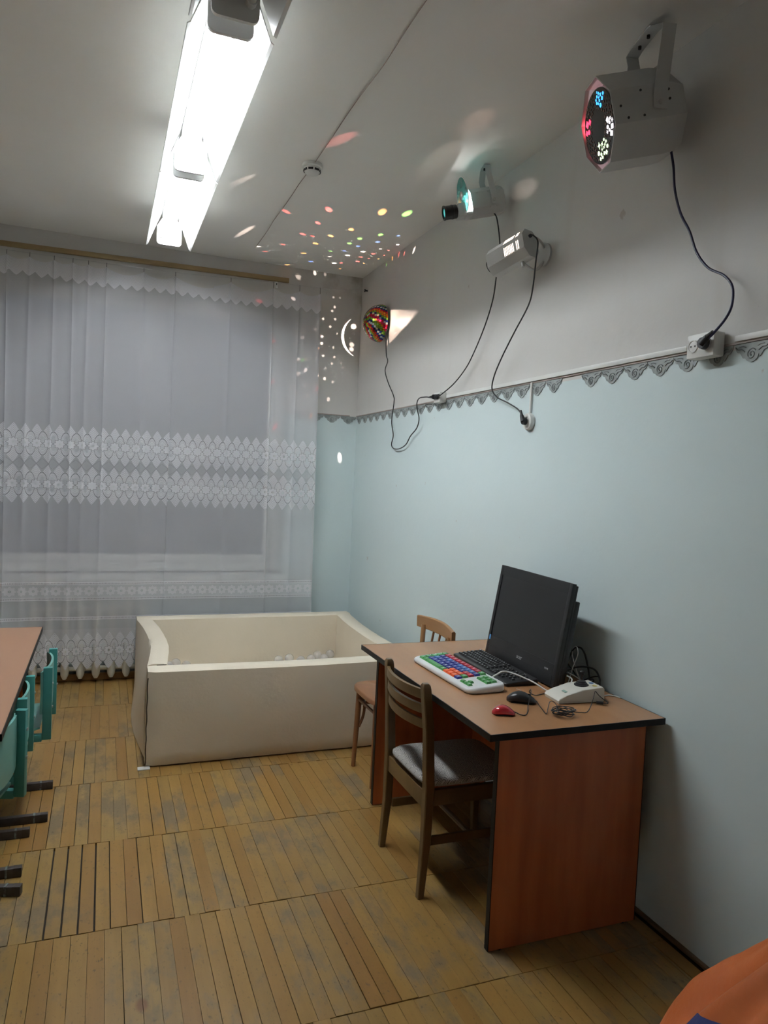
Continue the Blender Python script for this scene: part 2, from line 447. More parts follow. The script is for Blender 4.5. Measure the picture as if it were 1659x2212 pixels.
# ------------------------------------------------------------------ scalloped border strip and cable trunking at 2 m
def scallop_mesh(w, h, seed, style):
    rr = random.Random(seed)
    mb = MB()
    n = 40; pts = []
    # lower outline: leafy shoulders and a round lobe in the middle
    for i in range(n+1):
        t = -1 + 2*i/n; a = abs(t)
        if a < 0.40: z = -h*0.62 - h*0.38*math.sqrt(max(0, 1-(a/0.40)**2))
        else:
            k = (a-0.40)/0.60
            z = -h*(0.62*(1-k)**0.8 + 0.16) - h*0.06*math.sin(k*PI*3.2)
        pts.append((t*w/2, z))
    poly = [(w/2, 0), (-w/2, 0)] + pts
    mb.prism(poly, 0, 0.0028)
    mb.mi = 1
    # raised scroll
    sp = []
    for i in range(26):
        a = i/25*3.4*PI; r = h*0.30*(1-i/30)
        sp.append((r*math.cos(a+0.6), -h*0.60 + r*math.sin(a+0.6), 0.0032))
    mb.tube(sp, 0.0022, n=5, smooth=1)
    for sgn in (-1, 1):
        mb.tube([(sgn*w*0.20, -h*0.45, 0.003), (sgn*w*0.30, -h*0.30, 0.0034), (sgn*w*0.40, -h*0.30, 0.0034), (sgn*w*0.48, -h*0.14, 0.003)], 0.0020, n=5, smooth=4)
        mb.tube([(sgn*w*0.17, -h*0.22, 0.003), (sgn*w*0.27, -h*0.14, 0.0034), (sgn*w*0.36, -h*0.15, 0.0034)], 0.0016, n=5, smooth=4)
    me = mb.mesh('scallop', True); me.materials.append(M_SCALLOP); me.materials.append(M_SCALLOP2)
    return me
tr = struct(MB().box((-0.004, -3.33, 2.0205), (0.006, 6.64, 0.007)).build('trim_1', M_GREYTRIM))
trb = struct(MB().box((-0.31, -0.004, 2.0205), (0.50, 0.006, 0.007)).build('trim_2', M_GREYTRIM))
sm = [scallop_mesh(0.131, 0.060, 1, 0), scallop_mesh(0.118, 0.058, 2, 0)]
gaps = {21}
for k in range(49):
    if k in gaps: continue
    y = -0.075 - 0.1334*k
    o = link('scallop', sm[1] if k in (20, 27) else sm[0], tr)
    # local x -> world -y, local y -> z, local z -> -x
    o.matrix_local = Matrix(((0, 0, -1, -0.0005), (-1, 0, 0, y), (0, 1, 0, 2.0165 + random.uniform(-0.001, 0.001)), (0, 0, 0, 1)))
for k in range(4):
    o = link('scallop', sm[0], trb)
    o.matrix_local = Matrix(((1, 0, 0, -0.070-0.1345*k), (0, 0, -1, -0.0005), (0, 1, 0, 2.0165), (0, 0, 0, 1)))
t3 = struct(MB().box((-0.0075, -2.6025, 2.034), (0.013, 1.885, 0.019), bevel=0.002).build('trim_3', M_PLASTIC))
struct(MB().box((-0.0075, -4.55, 2.034), (0.013, 1.60, 0.019), bevel=0.002).build('trim_4', M_PLASTIC))
struct(MB().box((-0.006, -2.566, 1.948), (0.010, 0.012, 0.148), bevel=0.002).build('trim_5', M_PLASTIC))

# ------------------------------------------------------------------ ceiling cable seam and batten
P = [(-0.925+0.002*math.sin(i*1.7), -0.35-0.21*i, H-0.004-(0.006 if i % 5 == 2 else 0)) for i in range(25)]
tag(MB().tube(P, 0.0023, n=6, smooth=3).build('alarm_cable', M_GREYTRIM), 'thin grey alarm cable running along the ceiling through the smoke detector', 'cable')
def batten():
    a = MB()
    L, t = 3.2, 0.03
    a.box((0, 0, 0), (L, t, 0.032), bevel=0.003)
    o = a.build('curtain_batten', wood('raw_batten', (0.26, 0.175, 0.075, 1), (0.40, 0.29, 0.14, 1), 'X', scale=5, rough=0.6))
    o.location = (-0.598-L/2, -0.016, 2.986); o.rotation_euler = (0, -0.012, 0)
    return o
tag(batten(), 'long bare wooden batten fixed to the wall above the curtain', 'batten')

# smoke detector
sd = thing('smoke_detector', 'round white smoke detector on the ceiling', 'smoke detector', (-0.925, -1.86, H))
MB().lathe([(0.050, 0), (0.052, -0.006), (0.052, -0.016), (0.047, -0.020)], 28).build('base', M_PLASTIC, sd)
MB().lathe([(0.044, -0.020), (0.041, -0.036), (0.034, -0.046), (0.020, -0.052), (0.004, -0.053)], 28).build('cover', M_PLASTIC, sd)
for k in range(8):
    a = k*PI/4 + 0.35; R = Matrix.Rotation(a, 3, 'Z')
    MB().box(R @ Vector((0.0405, 0, -0.034)), (0.006, 0.024, 0.009), rot=R).build('vent', M_BLACK, sd)

# ------------------------------------------------------------------ fluorescent lights
def trough_light(y0, y1, lit, label):
    """louvre-less twin tube fitting; y0 far end, y1 near end"""
    L = abs(y1-y0); yc = (y0+y1)/2; xc = -1.538; zb = 2.885
    t = thing('fluorescent_light', label, 'ceiling light', (xc, yc, zb), group=None)
    hb = H - zb
    # spine box fixed to ceiling
    MB().box((0, 0, hb-0.035), (0.085, L-0.02, 0.07), bevel=0.006).build('spine', M_FIXT, t)
    # two sloping reflector wings with a turned lip
    for s in (-1, 1):
        poly = [(s*0.044, hb-0.020), (s*0.122, 0.010), (s*0.132, 0.004), (s*0.134, 0.0065), (s*0.1245, 0.0135), (s*0.047, hb-0.018)]
        fr = (Vector((1, 0, 0)), Vector((0, 0, 1)), Vector((0, 1, 0)), Vector((0, 0, 0)))
        MB().prism(poly, -L/2+0.004, L/2-0.004, fr).build('reflector', M_REFL, t)
    for e in (-1, 1):
        # lamp holder plate with rounded lower corners
        poly = []
        wv, top, bot, rc = 0.072, hb-0.06, 0.012, 0.022
        poly += [(-wv*0.6, top), (wv*0.6, top), (wv, top-0.05)]
        for k in range(6):
            a = -k/5*PI/2; poly.append((wv-rc+rc*math.cos(a), bot+rc+rc*math.sin(a)))
        for k in range(6):
            a = -PI/2-k/5*PI/2; poly.append((-wv+rc+rc*math.cos(a), bot+rc+rc*math.sin(a)))
        poly += [(-wv, top-0.05)]
        fr = (Vector((1, 0, 0)), Vector((0, 0, 1)), Vector((0, 1, 0)), Vector((0, e*(L/2-0.03), 0)))
        lh = MB().prism(poly, -0.007, 0.007, fr).build('lamp_holder', M_FIXT, t)
        for s in (-1, 1):
            MB().cyl((s*0.044, e*(L/2-0.060), 0.067), (s*0.044, e*(L/2-0.037), 0.067), 0.0165, n=16).build('socket', M_PLASTIC, lh)
    for s in (-1, 1):
        MB().cyl((s*0.044, -L/2+0.062, 0.067), (s*0.044, L/2-0.062, 0.067), 0.0135, n=12).build('tube', M_TUBE if lit else M_TUBEOFF, t)
    return t
trough_light(-0.80, -1.965, True, 'lit twin-tube fluorescent light nearest the window')
trough_light(-1.985, -3.185, True, 'lit twin-tube fluorescent light, the middle one of the row on the ceiling')
trough_light(-3.215, -4.415, False, 'unlit twin-tube fluorescent light, its end cut by the top edge of the picture')
# ------------------------------------------------------------------ lace curtain
PER = 0.070
def lace_material(name, flap=False):
    m = bpy.data.materials.new(name); m.use_nodes = True; nt = m.node_tree
    for n in list(nt.nodes): nt.nodes.remove(n)
    out = nt.nodes.new('ShaderNodeOutputMaterial')
    uv = nt.nodes.new('ShaderNodeUVMap'); uv.uv_map = 'cloth'
    sp = nt.nodes.new('ShaderNodeSeparateXYZ'); nt.links.new(uv.outputs[0], sp.inputs[0])
    U, Z = N(nt, sp.outputs[0]), N(nt, sp.outputs[1])
    a = ((U + 100).frac() - 0.5).abs()
    def sel(c, x, y): return c*x + c.inv()*y
    weave = ((U*26).frac() > 0.5)*0.05 + ((Z*330).frac() > 0.5)*0.04
    net = 0.485 + weave
    vein_of = lambda w: sel(((w - 1.45*a)*5.5 + 20).frac() < 0.42, 0.62, 0.97)
    def row(zc, base, half=1.85):
        d = (Z - zc)/PER; w = d.abs()
        outer = half - 0.80*(a*2).pow(1.3)
        inside = w < outer
        e = ((0.5 - a)/0.40).pow(2) + (w/1.08).pow(2)
        fr = (a*a + w*w).sqrt()
        th = N.m(nt, 'ARCTAN2', w, a + 0.0001)
        fl = fr < (0.40 + 0.055*N.m(nt, 'COSINE', th*8))
        hole = (fr > 0.055)*(fr < 0.115)
        lat = (((a + w)*6.0).frac() < 0.42).max((((a - w)*6.0 + 30).frac()) < 0.42)
        lat_a = sel(lat, 0.90, 0.02)
        dots = ((th*0 + (e*7).frac()) < 0.35)*((((a*9) + w*5).frac()) < 0.55)
        med = sel(e < 0.52, lat_a, sel(dots, 0.42, 0.92))
        leafz = sel(e < 1.17, 0.30, vein_of(w))
        body = sel(e < 0.98, med, leafz)
        rim_ = fr < (0.455 + 0.055*N.m(nt, 'COSINE', th*8))
        body = sel(rim_, 0.40, body)
        body = sel(fl, sel(hole, 0.12, 0.98), body)
        return sel(inside, body, base), inside
    if flap:
        w = (2.90 - Z)/PER
        al = sel(((w*2.2 + a*2.6)*3.2).frac() < 0.4, 0.74, 0.92)
    else:
        al, _ = row(1.53 + 0.1365, net)
        al, _ = row(1.53 - 0.1365, al)
        # fine crossing lines in the middle diamonds
        d = (Z - 1.53)/PER
        al = sel(((d.abs() - (0.5 - (a - 0.0)) * 0 - a*1.05).abs() < 0.03)*(d.abs() < 0.5), 0.36, al)
        # narrow flower band
        d = (Z - 0.664)/PER; w = d.abs(); fr = (a*a + w*w).sqrt()
        th = N.m(nt, 'ARCTAN2', w, a + 0.0001)
        fl = fr < (0.43 + 0.06*N.m(nt, 'COSINE', th*8)); hole = (fr > 0.05)*(fr < 0.11)
        lat = (((a + w)*6.5).frac() < 0.5).max((((a - w)*6.5 + 30).frac()) < 0.5)
        body = sel(fl, sel(hole, 0.20, 0.97), sel(lat, 0.84, 0.15))
        bar = sel((U*9).frac() < 0.5, 0.86, 0.45)
        band = sel(w < 0.62, body, sel(w < 0.70, 0.9, sel(w < 0.82, bar, 0.86)))
        al = sel(w < 0.92, band, al)
        # double pulled-thread lines above the hem
        w2 = ((Z - 0.475)/PER).abs()
        al = sel(w2 < 0.16, sel(w2 < 0.07, bar, 0.86), al)
        # hem band
        hem, _ = row(0.245, 0.60)
        al = sel(Z < 0.40, hem, al)
    tr = nt.nodes.new('ShaderNodeBsdfTransparent')
    df = nt.nodes.new('ShaderNodeBsdfDiffuse'); df.inputs[0].default_value = (0.79, 0.785, 0.82, 1)
    tl = nt.nodes.new('ShaderNodeBsdfTranslucent'); tl.inputs[0].default_value = (0.72, 0.72, 0.75, 1)
    mx = nt.nodes.new('ShaderNodeMixShader'); mx.inputs[0].default_value = 0.28
    nt.links.new(df.outputs[0], mx.inputs[1]); nt.links.new(tl.outputs[0], mx.inputs[2])
    m2 = nt.nodes.new('ShaderNodeMixShader'); nt.links.new(al.s, m2.inputs[0])
    nt.links.new(tr.outputs[0], m2.inputs[1]); nt.links.new(mx.outputs[0], m2.inputs[2])
    nt.links.new(m2.outputs[0], out.inputs[0])
    return m

HOOKS = [0.012, 0.17, 0.37, 0.68, 1.066, 1.278, 1.519, 1.633, 1.73, 1.845, 1.991, 2.127, 2.30, 2.46, 2.62, 2.80]
RSTR = [0.2, 0.7, 1.7, 0.5, 1.5, 0.35, 1.0, 0.5, 0.75, 0.7, 0.5, 1.4, 0.9, 1.0, 0.8, 0.4]
X_EDGE = -0.372
def cloth_pt(s, z, yoff=0.0):
    k = max(0.0, min(1.0, (2.9-z)/2.8))
    x, y = s, 0.0
    for i, (h, A) in enumerate(zip(HOOKS, RSTR)):
        sg = 0.011 + 0.022*k**0.7
        q = (s - h - 0.02*k*math.sin(i*2.1))/sg
        if abs(q) < 3.2:
            g = math.exp(-q*q)
            fade = 1 - 0.45*k
            x -= A*fade*sg*q*g
            y -= (0.005 + 0.005*A)*g*(0.75+0.35*k)
    y += 0.006*math.sin(s*7.1+0.6)*k + 0.003*math.sin(s*17+1.0+z)*k
    return (X_EDGE + 0.028*k*(1 - min(1, s/0.5)) - x, -0.142 + y - yoff)
def top_z(s):
    zt = 2.895
    for i in range(len(HOOKS)-1):
        a, b = HOOKS[i], HOOKS[i+1]
        if a <= s <= b:
            t = (s-a)/(b-a); sag = min(0.055, 0.16*(b-a))
            return 2.893 - sag*math.sin(PI*t)**0.8 - 0.012*s/2.5 + (0.012 if s < 0.8 else 0)
    return 2.88
def cloth_mesh(name, ztop, zbot, nz, yoff, mtl):
    ns = 16; n = int(2.84/PER*ns)
    V, UVs = [], []
    for i in range(n+1):
        s = i*PER/ns
        u = s/PER
        zt, zb = ztop(s), zbot(u)
        for j in range(nz+1):
            z = zt + (zb-zt)*j/nz
            x, y = cloth_pt(s, z, yoff)
            V.append((x, y, z)); UVs.append((u, z))
    F = [(i*(nz+1)+j, i*(nz+1)+j+1, (i+1)*(nz+1)+j+1, (i+1)*(nz+1)+j) for i in range(n) for j in range(nz)]
    me = bpy.data.meshes.new(name); me.from_pydata(V, [], F)
    ul = me.uv_layers.new(name='cloth')
    arr = [0.0]*(len(me.loops)*2)
    for l in me.loops:
        arr[l.index*2], arr[l.index*2+1] = UVs[l.vertex_index]
    ul.data.foreach_set('uv', arr)
    me.polygons.foreach_set('use_smooth', [True]*len(me.polygons))
    me.materials.append(mtl)
    return me
def scal(u, lo, d):   # scalloped lower edge, tips at the flower axes
    a = abs((u % 1) - 0.5)*2
    return lo + d*a**1.3
M_LACE = lace_material('white_lace')
M_FLAP = lace_material('white_lace_valance', flap=True)
cur = thing('lace_curtain', 'white sheer lace curtain hanging on a wire across the dark window', 'curtain', (0, 0, 0))
link('cloth', cloth_mesh('cloth', top_z, lambda u: scal(u, 0.245-1.85*PER, 0.80*PER), 56, 0.0, M_LACE), cur)
link('valance', cloth_mesh('valance', lambda s: top_z(s)+0.001, lambda u: scal(u*0.93, 2.752+0.006*math.sin(u*0.5), 0.034), 6, 0.008, M_FLAP), cur)
wire = [(-0.004, -0.135, 2.983), (-0.37, -0.143, 2.952), (-0.75, -0.143, 2.945), (-1.42, -0.143, 2.917), (-2.0, -0.143, 2.913), (-2.6, -0.143, 2.912), (-3.3, -0.14, 2.93), (-3.6, -0.12, 2.96)]
MB().tube(wire, 0.0014, n=5, smooth=6).build('wire', M_STEEL, cur)
def wire_z(x):
    for (a, b) in zip(wire, wire[1:]):
        if b[0] <= x <= a[0]:
            t = (x-a[0])/(b[0]-a[0]); return a[2]+(b[2]-a[2])*t
    return 2.93
for i, h in enumerate(HOOKS):
    x, y = cloth_pt(h, 2.89)
    zt = top_z(h)
    MB().tube([(x, -0.143, wire_z(x)+0.002), (x, y-0.001, wire_z(x)-0.012), (x, y, zt-0.006)], 0.0016, n=5, smooth=3).build('hook', M_RUBBER, cur)
cl = MB().box((-0.722, -0.158, 2.925), (0.018, 0.012, 0.046), bevel=0.003).build('clip', M_PLASTIC, cur)
MB().box((-0.722, -0.165, 2.93), (0.006, 0.004, 0.016), bevel=0.001).build('clip_spring', M_BLACK, cl)
nl = MB().cyl((-0.001, -0.135, 2.983), (-0.022, -0.135, 2.983), 0.006, n=10).cyl((-0.022, -0.135, 2.983), (-0.026, -0.135, 2.983), 0.012, n=12).build('nail', M_RUBBER, cur)

# ------------------------------------------------------------------ radiator
M_RAD = mat('cream_radiator_enamel', (0.66, 0.65, 0.57, 1), 0.35, (0.60, 0.585, 0.50, 1), scale=5)
rad = thing('radiator', 'cream cast-iron radiator behind the lower edge of the lace curtain', 'radiator', (-1.94, -0.062, 0))
def rad_section():
    mb = MB()
    prof = [(0.014, 0.035), (0.026, 0.06), (0.030, 0.10), (0.0245, 0.15), (0.0235, 0.46), (0.030, 0.52), (0.028, 0.555), (0.016, 0.578)]
    rings = []
    for r, z in prof:
        dy = 0.046 if z not in (0.035, 0.578) else 0.036
        ring = []
        for k in range(16):
            a = 2*PI*k/16; c, s_ = math.cos(a), math.sin(a)
            ring.append((r*math.copysign(abs(c)**0.7, c), dy*math.copysign(abs(s_)**0.7, s_), z))
        rings.append(ring)
    mb.loft(rings)
    me = mb.mesh('radiator_section', True); me.materials.append(M_RAD); return me
rs = rad_section()
for k in range(8):
    o = link('radiator_section', rs, rad); o.location = (-0.355+0.1015*k, 0, 0)
for z in (0.10, 0.525): MB().cyl((-0.36, 0, z), (0.36, 0, z), 0.017, n=14).build('header', M_RAD, rad)
MB().cyl((0.36, 0, 0.10), (0.62, 0.0, 0.10), 0.012, n=12).cyl((0.62, 0, 0.10), (0.62, 0, 0.012), 0.012, n=12).build('pipe', M_RAD, rad)
for x in (-0.3, 0.3): MB().box((x, 0.050, 0.535), (0.014, 0.022, 0.03)).build('bracket', M_RAD, rad)

# ------------------------------------------------------------------ soft ball pool
M_LEATH = mat('cream_leatherette', (0.735, 0.650, 0.520, 1), 0.42, (0.775, 0.69, 0.56, 1), scale=3, bump=0.10, bscale=60, spec=0.35)
M_SEAM = mat('dark_seam', (0.05, 0.035, 0.02, 1), 0.8, (0.08, 0.055, 0.03, 1), scale=30)
pool = thing('ball_pool', 'cream padded leatherette ball pool standing in the corner', 'ball pool', (-0.87, -0.98, 0))
def foam(name, fn, nu, nv, parent):
    """closed padded slab from fn(u,v,side)->point ; u along, v up, side -1/1 across with rounded rim"""
    rings = []
    for i in range(nu+1):
        u = i/nu; ring = []
        prof = []
        for j in range(nv+1): prof.append((1.0, j/nv))
        for j in range(1, 6): a = PI/2*j/6; prof.append((math.cos(2*a) if False else 1-2*j/6, 1.0))
        for j in range(nv+1): prof.append((-1.0, 1-j/nv))
        for j in range(1, 6): prof.append((-1+2*j/6, 0.0))
        for sd_, v in prof: ring.append(fn(u, v, sd_))
        rings.append(ring)
    o = MB().loft(rings).build(name, M_LEATH, parent, smooth=50)
    return o
def wob(x, y, z): return 0.0014*math.sin(x*13+y*11)*math.sin(z*9+x*5) + 0.0006*math.sin(x*41+z*27+y*37)
def rim(v, sd_, h, puff):
    # soft roll along the top edge
    z = h*v
    if v >= 0.999: z += puff*0.35*(1-sd_*sd_) - 0.006*abs(sd_)**8
    return z
Lx, Ly, Hh, T = 1.53, 1.465, 0.497, 0.128
x0, x1, y0_, y1_ = -0.765, 0.765, -0.735, 0.730
def f_front(u, v, s_):
    x = x0 + Lx*u; z = rim(v, s_, Hh - 0.006*math.sin(PI*u)**2, 0.010) + 0.006
    ed = 0.014*(max(0, abs(2*u-1)-0.97)/0.03)
    bul = 0.012*math.sin(PI*u)*math.sin(PI*v)
    y = y0_ + T/2 - s_*(T/2 - ed + bul - 0.012*max(0, (0.06-v)/0.06)) 
    return (x, y + wob(x, 0, z), z)
def f_back(u, v, s_):
    x = x0 + Lx*u; z = rim(v, s_, Hh, 0.008) + 0.006
    return (x, y1_ - T/2 + s_*(T/2 + 0.006*math.sin(PI*u)*math.sin(PI*v)) + wob(x, 1, z), z)
def f_left(u, v, s_):
    y = y0_ + T + 0.004 + (Ly-2*T-0.008)*u
    bow = 0.052*math.sin(PI*u)
    xc = x0 + 0.052 + bow*v*0.9 - 0.045*math.sin(PI*u)*(1-v)
    z = rim(v, s_, Hh - 0.008*math.sin(PI*u), 0.010) + 0.006
    return (xc - s_*(0.050 + 0.006*math.sin(PI*v)) + wob(0, y, z), y, z)
def f_right(u, v, s_):
    y = y0_ + T + 0.004 + (Ly-2*T-0.008)*u
    z = rim(v, s_, Hh - 0.014*math.sin(PI*u), 0.010) + 0.006
    return (x1 - 0.055 + s_*0.053 - 0.015*math.sin(PI*u)*v + wob(2, y, z), y, z)
for nm, fn in (('front_panel', f_front), ('back_panel', f_back), ('left_panel', f_left), ('right_panel', f_right)):
    foam(nm, fn, 40, 14, pool)
MB().box((0.03, 0, 0.092), (Lx-0.30, Ly-2*T-0.02, 0.172), bevel=0.02).build('floor_mat', M_LEATH, pool)
MB().box((-0.772, y0_-0.0, 0.003), (0.06, 0.04, 0.004)).build('flap', M_PLASTIC, pool)
P = [(-0.7655, y0_-0.002, 0.02+0.45*k/14) for k in range(15)]
MB().tube([(p[0]+0.0015*math.sin(i*1.9), p[1], p[2]) for i, p in enumerate(P)], 0.0030, n=6, smooth=2).build('zip_seam', M_SEAM, pool)
for a, b in (((x0+0.05, y0_+T+0.0, Hh+0.004), (x0+0.10, y0_+T+0.0, Hh+0.004)),):
    MB().tube([a, b], 0.002, n=5, smooth=1).build('corner_seam', M_SEAM, pool)

# translucent balls
M_BALL = mat('clear_plastic_ball', (0.82, 0.80, 0.80, 1), 0.12, (0.78, 0.77, 0.78, 1), spec=0.6, scale=4, alpha=0.33)
bs = MB().sphere((0, 0, 0), 0.034, u=24, v=16).mesh('plastic_ball', True); bs.materials.append(M_BALL)
def ball(x, y, z, label, first=[None]):
    o = link('plastic_ball', bs); o.location = (x, y, z)
    tag(o, label, 'ball', 'clear plastic balls in the ball pool')
NAMED = [(-0.369, -0.432, 'clear plastic ball left of the highest pair by the right inner corner of the pool'),
         (-0.268, -0.420, 'clear plastic ball nearest the right inner corner of the ball pool'),
         (-0.345, -0.527, 'clear plastic ball low between and in front of the two by the right corner'),
         (-0.445, -0.535, 'clear plastic ball just left of the three by the right inner corner of the pool'),
         (-0.526, -0.559, 'clear plastic ball barely showing over the front rim, middle of the right-hand row'),
         (-0.592, -0.481, 'clear plastic ball peeping over the rim below the middle of the back wall'),
         (-0.678, -0.518, 'clear plastic ball at the left end of the right-hand row in the pool'),
         (-1.380, -0.474, 'clear plastic ball standing highest in the left inner corner of the pool'),
         (-1.432, -0.530, 'clear plastic ball touching the left padded wall of the pool'),
         (-1.320, -0.546, 'clear plastic ball right of the highest one in the left inner corner')]
for x, y, l in NAMED: ball(x, y, 0.2125, l)

# ------------------------------------------------------------------ computer desk
M_DTOP = wood('desk_laminate_top', (0.33, 0.160, 0.070, 1), (0.40, 0.203, 0.095, 1), 'Y', scale=7, rough=0.25, bump=0.01)
M_DSIDE = wood('desk_laminate_side', (0.34, 0.085, 0.025, 1), (0.50, 0.143, 0.046, 1), 'Z', scale=14, rough=0.38, bump=0.01)
M_EDGE = mat('black_edge_band', (0.010, 0.009, 0.008, 1), 0.45, (0.014, 0.012, 0.011, 1), scale=20, spec=0.2)
desk = thing('computer_desk', 'brown laminate computer desk with black edging against the right wall', 'desk', (-0.367, -2.951, 0))
dx0, dx1, dy0, dy1 = -0.3465, 0.347, -0.6155, 0.6165
MB().box((0.0003, 0, 0.739), (dx1-dx0-0.004, dy1-dy0-0.004, 0.022)).build('desktop', M_DTOP, desk, smooth=False)
mb = MB()
for c, s_ in (((dx0, 0, 0.739), (0.003, dy1-dy0, 0.0222)), ((dx1, 0, 0.739), (0.003, dy1-dy0, 0.0222)), ((0, dy0, 0.739), (dx1-dx0, 0.003, 0.0222)), ((0, dy1, 0.739), (dx1-dx0, 0.003, 0.0222))):
    mb.box(c, s_)
mb.build('edge_band', M_EDGE, desk, smooth=False)
for yp in (-0.557, 0.548):
    sp_ = MB().box((0.012, yp, 0.3655), (0.592, 0.0215, 0.725)).build('side_panel', M_DSIDE, desk, smooth=False)
    for xe in (-0.2855, 0.3095): MB().box((xe, yp, 0.3655), (0.003, 0.0222, 0.725)).build('edge_strip', M_EDGE, sp_, smooth=False)
    for s_ in (-0.24, 0.26): MB().cyl((s_, yp, 0), (s_, yp, 0.004), 0.012, n=10).build('glide', M_BLACK, sp_)
MB().box((0.235, -0.0045, 0.50), (0.018, 1.080, 0.45)).build('modesty_panel', M_DSIDE, desk, smooth=False)
for yy in (-0.541, 0.532):
    MB().box((-0.09, yy, 0.690), (0.36, 0.008, 0.022), bevel=0.002).build('runner', M_STEEL, desk)

# ------------------------------------------------------------------ brown chair with slatted back
M_BROWN = wood('dark_brown_varnish', (0.105, 0.060, 0.023, 1), (0.160, 0.094, 0.037, 1), 'Z', scale=10, rough=0.38)
def seat_fabric():
    m = bpy.data.materials.new('grey_scale_pattern_fabric'); m.use_nodes = True; nt = m.node_tree; b = nt.nodes['Principled BSDF']
    tc = nt.nodes.new('ShaderNodeTexCoord'); sp = nt.nodes.new('ShaderNodeSeparateXYZ'); nt.links.new(tc.outputs['Object'], sp.inputs[0])
    X, Y, Z = (N(nt, sp.outputs[i]) for i in range(3))
    def sel(c, x, y): return c*x + c.inv()*y
    s = 0.042
    u = Y/s + 50; v = (X - Z*0.8)/(s*0.62) + 50
    def rings(off):
        uu = ((u + off).frac() - 0.5); vv = ((v*0.5 + off).frac())*1.24 - 0.10
        return (uu*uu + vv*vv).sqrt()
    r1, r2_ = rings(0.0), rings(0.5)
    r = sel(r1 < 0.52, r1, r2_)
    k = ((r*7.5).frac() < 0.45)
    rp = nt.nodes.new('ShaderNodeMix'); rp.data_type = 'RGBA'; nt.links.new(k.s, rp.inputs[0])
    rp.inputs[6].default_value = (0.50, 0.48, 0.45, 1); rp.inputs[7].default_value = (0.17, 0.16, 0.155, 1)
    nt.links.new(rp.outputs[2], b.inputs['Base Color']); b.inputs['Roughness'].default_value = 0.9; b.inputs['Specular IOR Level'].default_value = 0.1
    return m
M_SEAT = seat_fabric()
C0 = Vector((-0.525, -2.96, 0))
ch = thing('slat_back_chair', 'dark brown wooden chair with curved back slats and grey patterned seat, pushed to the desk', 'chair', C0)
def lp(*p): return Vector(p) - C0
def post(pts, name, sx, sy, parent, m=M_BROWN):
    """square section bar through pts with (scale) per point"""
    rings = []
    for x, y, z, k in pts:
        rings.append([lp(x+dx*sx*k/2, y+dy*sy*k/2, z) for dx, dy in ((-1, -0.8), (-0.8, -1), (0.8, -1), (1, -0.8), (1, 0.8), (0.8, 1), (-0.8, 1), (-1, 0.8))])
    return MB().loft(rings).build(name, m, parent)
post([(-0.742, -2.772, 0, .72), (-0.722, -2.762, 0.20, .95), (-0.716, -2.752, 0.40, 1.08), (-0.728, -2.757, 0.62, 1), (-0.747, -2.775, 0.777, .96), (-0.748, -2.776, 0.789, .86), (-0.749, -2.776, 0.796, .58)], 'rear_leg', 0.034, 0.034, ch)
post([(-0.742, -3.166, 0, .72), (-0.722, -3.150, 0.20, .95), (-0.716, -3.142, 0.40, 1.08), (-0.728, -3.142, 0.62, 1), (-0.747, -3.143, 0.777, .96), (-0.748, -3.143, 0.789, .86), (-0.749, -3.143, 0.796, .58)], 'rear_leg', 0.034, 0.036, ch)
for y in (-2.795, -3.120):
    post([(-0.318, y, 0, .75), (-0.325, y, 0.25, .95), (-0.328, y, 0.385, 1)], 'front_leg', 0.034, 0.034, ch)
for z0, z1, xx in ((0.734, 0.769, -0.7435), (0.678, 0.711, -0.737), (0.621, 0.654, -0.7305)):
    rings = []
    for i in range(17):
        t = i/16; y = -2.764 - 0.372*t
        bow = -0.040*math.sin(PI*t)**0.8; hh = 0.0
        x = xx + bow
        ring = [(x-0.0065, y, z0), (x+0.0065, y, z0), (x+0.0065, y, z1), (x-0.0065, y, z1)]
        rings.append([lp(*p) for p in ring])
    MB().loft(rings).build('back_slat', M_BROWN, ch)
mb = MB()
mb.box(lp(-0.52, -2.795, 0.352), (0.37, 0.022, 0.060), bevel=0.003).box(lp(-0.52, -3.120, 0.352), (0.37, 0.022, 0.060), bevel=0.003)
mb.box(lp(-0.326, -2.9575, 0.352), (0.022, 0.29, 0.060), bevel=0.003).box(lp(-0.716, -2.95, 0.350), (0.024, 0.36, 0.066), bevel=0.003)
mb.build('seat_rail', M_BROWN, ch)
for y in (-2.790, -3.128): MB().box(lp(-0.524, y, 0.190), (0.372, 0.013, 0.034), bevel=0.002).build('stretcher', M_BROWN, ch)
MB().cyl(lp(-0.52, -2.795, 0.19), lp(-0.52, -3.125, 0.19), 0.011, n=10).build('stretcher', M_BROWN, ch)
# padded seat
rings = []
prof = [(0.0, -0.012), (0.7, -0.001), (0.92, 0.010), (1.0, 0.024), (1.0, 0.036), (0.94, 0.046), (0.80, 0.053), (0.5, 0.060), (0.02, 0.062)]
for k_, dz in prof:
    ring = []
    for i in range(40):
        a = 2*PI*i/40; c, s_ = math.cos(a), math.sin(a); e_ = 0.30
        ring.append(lp(-0.523 + k_*0.211*math.copysign(abs(c)**e_, c), -2.955 + k_*0.187*math.copysign(abs(s_)**e_, s_), 0.383 + max(dz, 0.0)))
    rings.append(ring)
MB().loft(rings).build('seat_cushion', M_SEAT, ch, smooth=60)

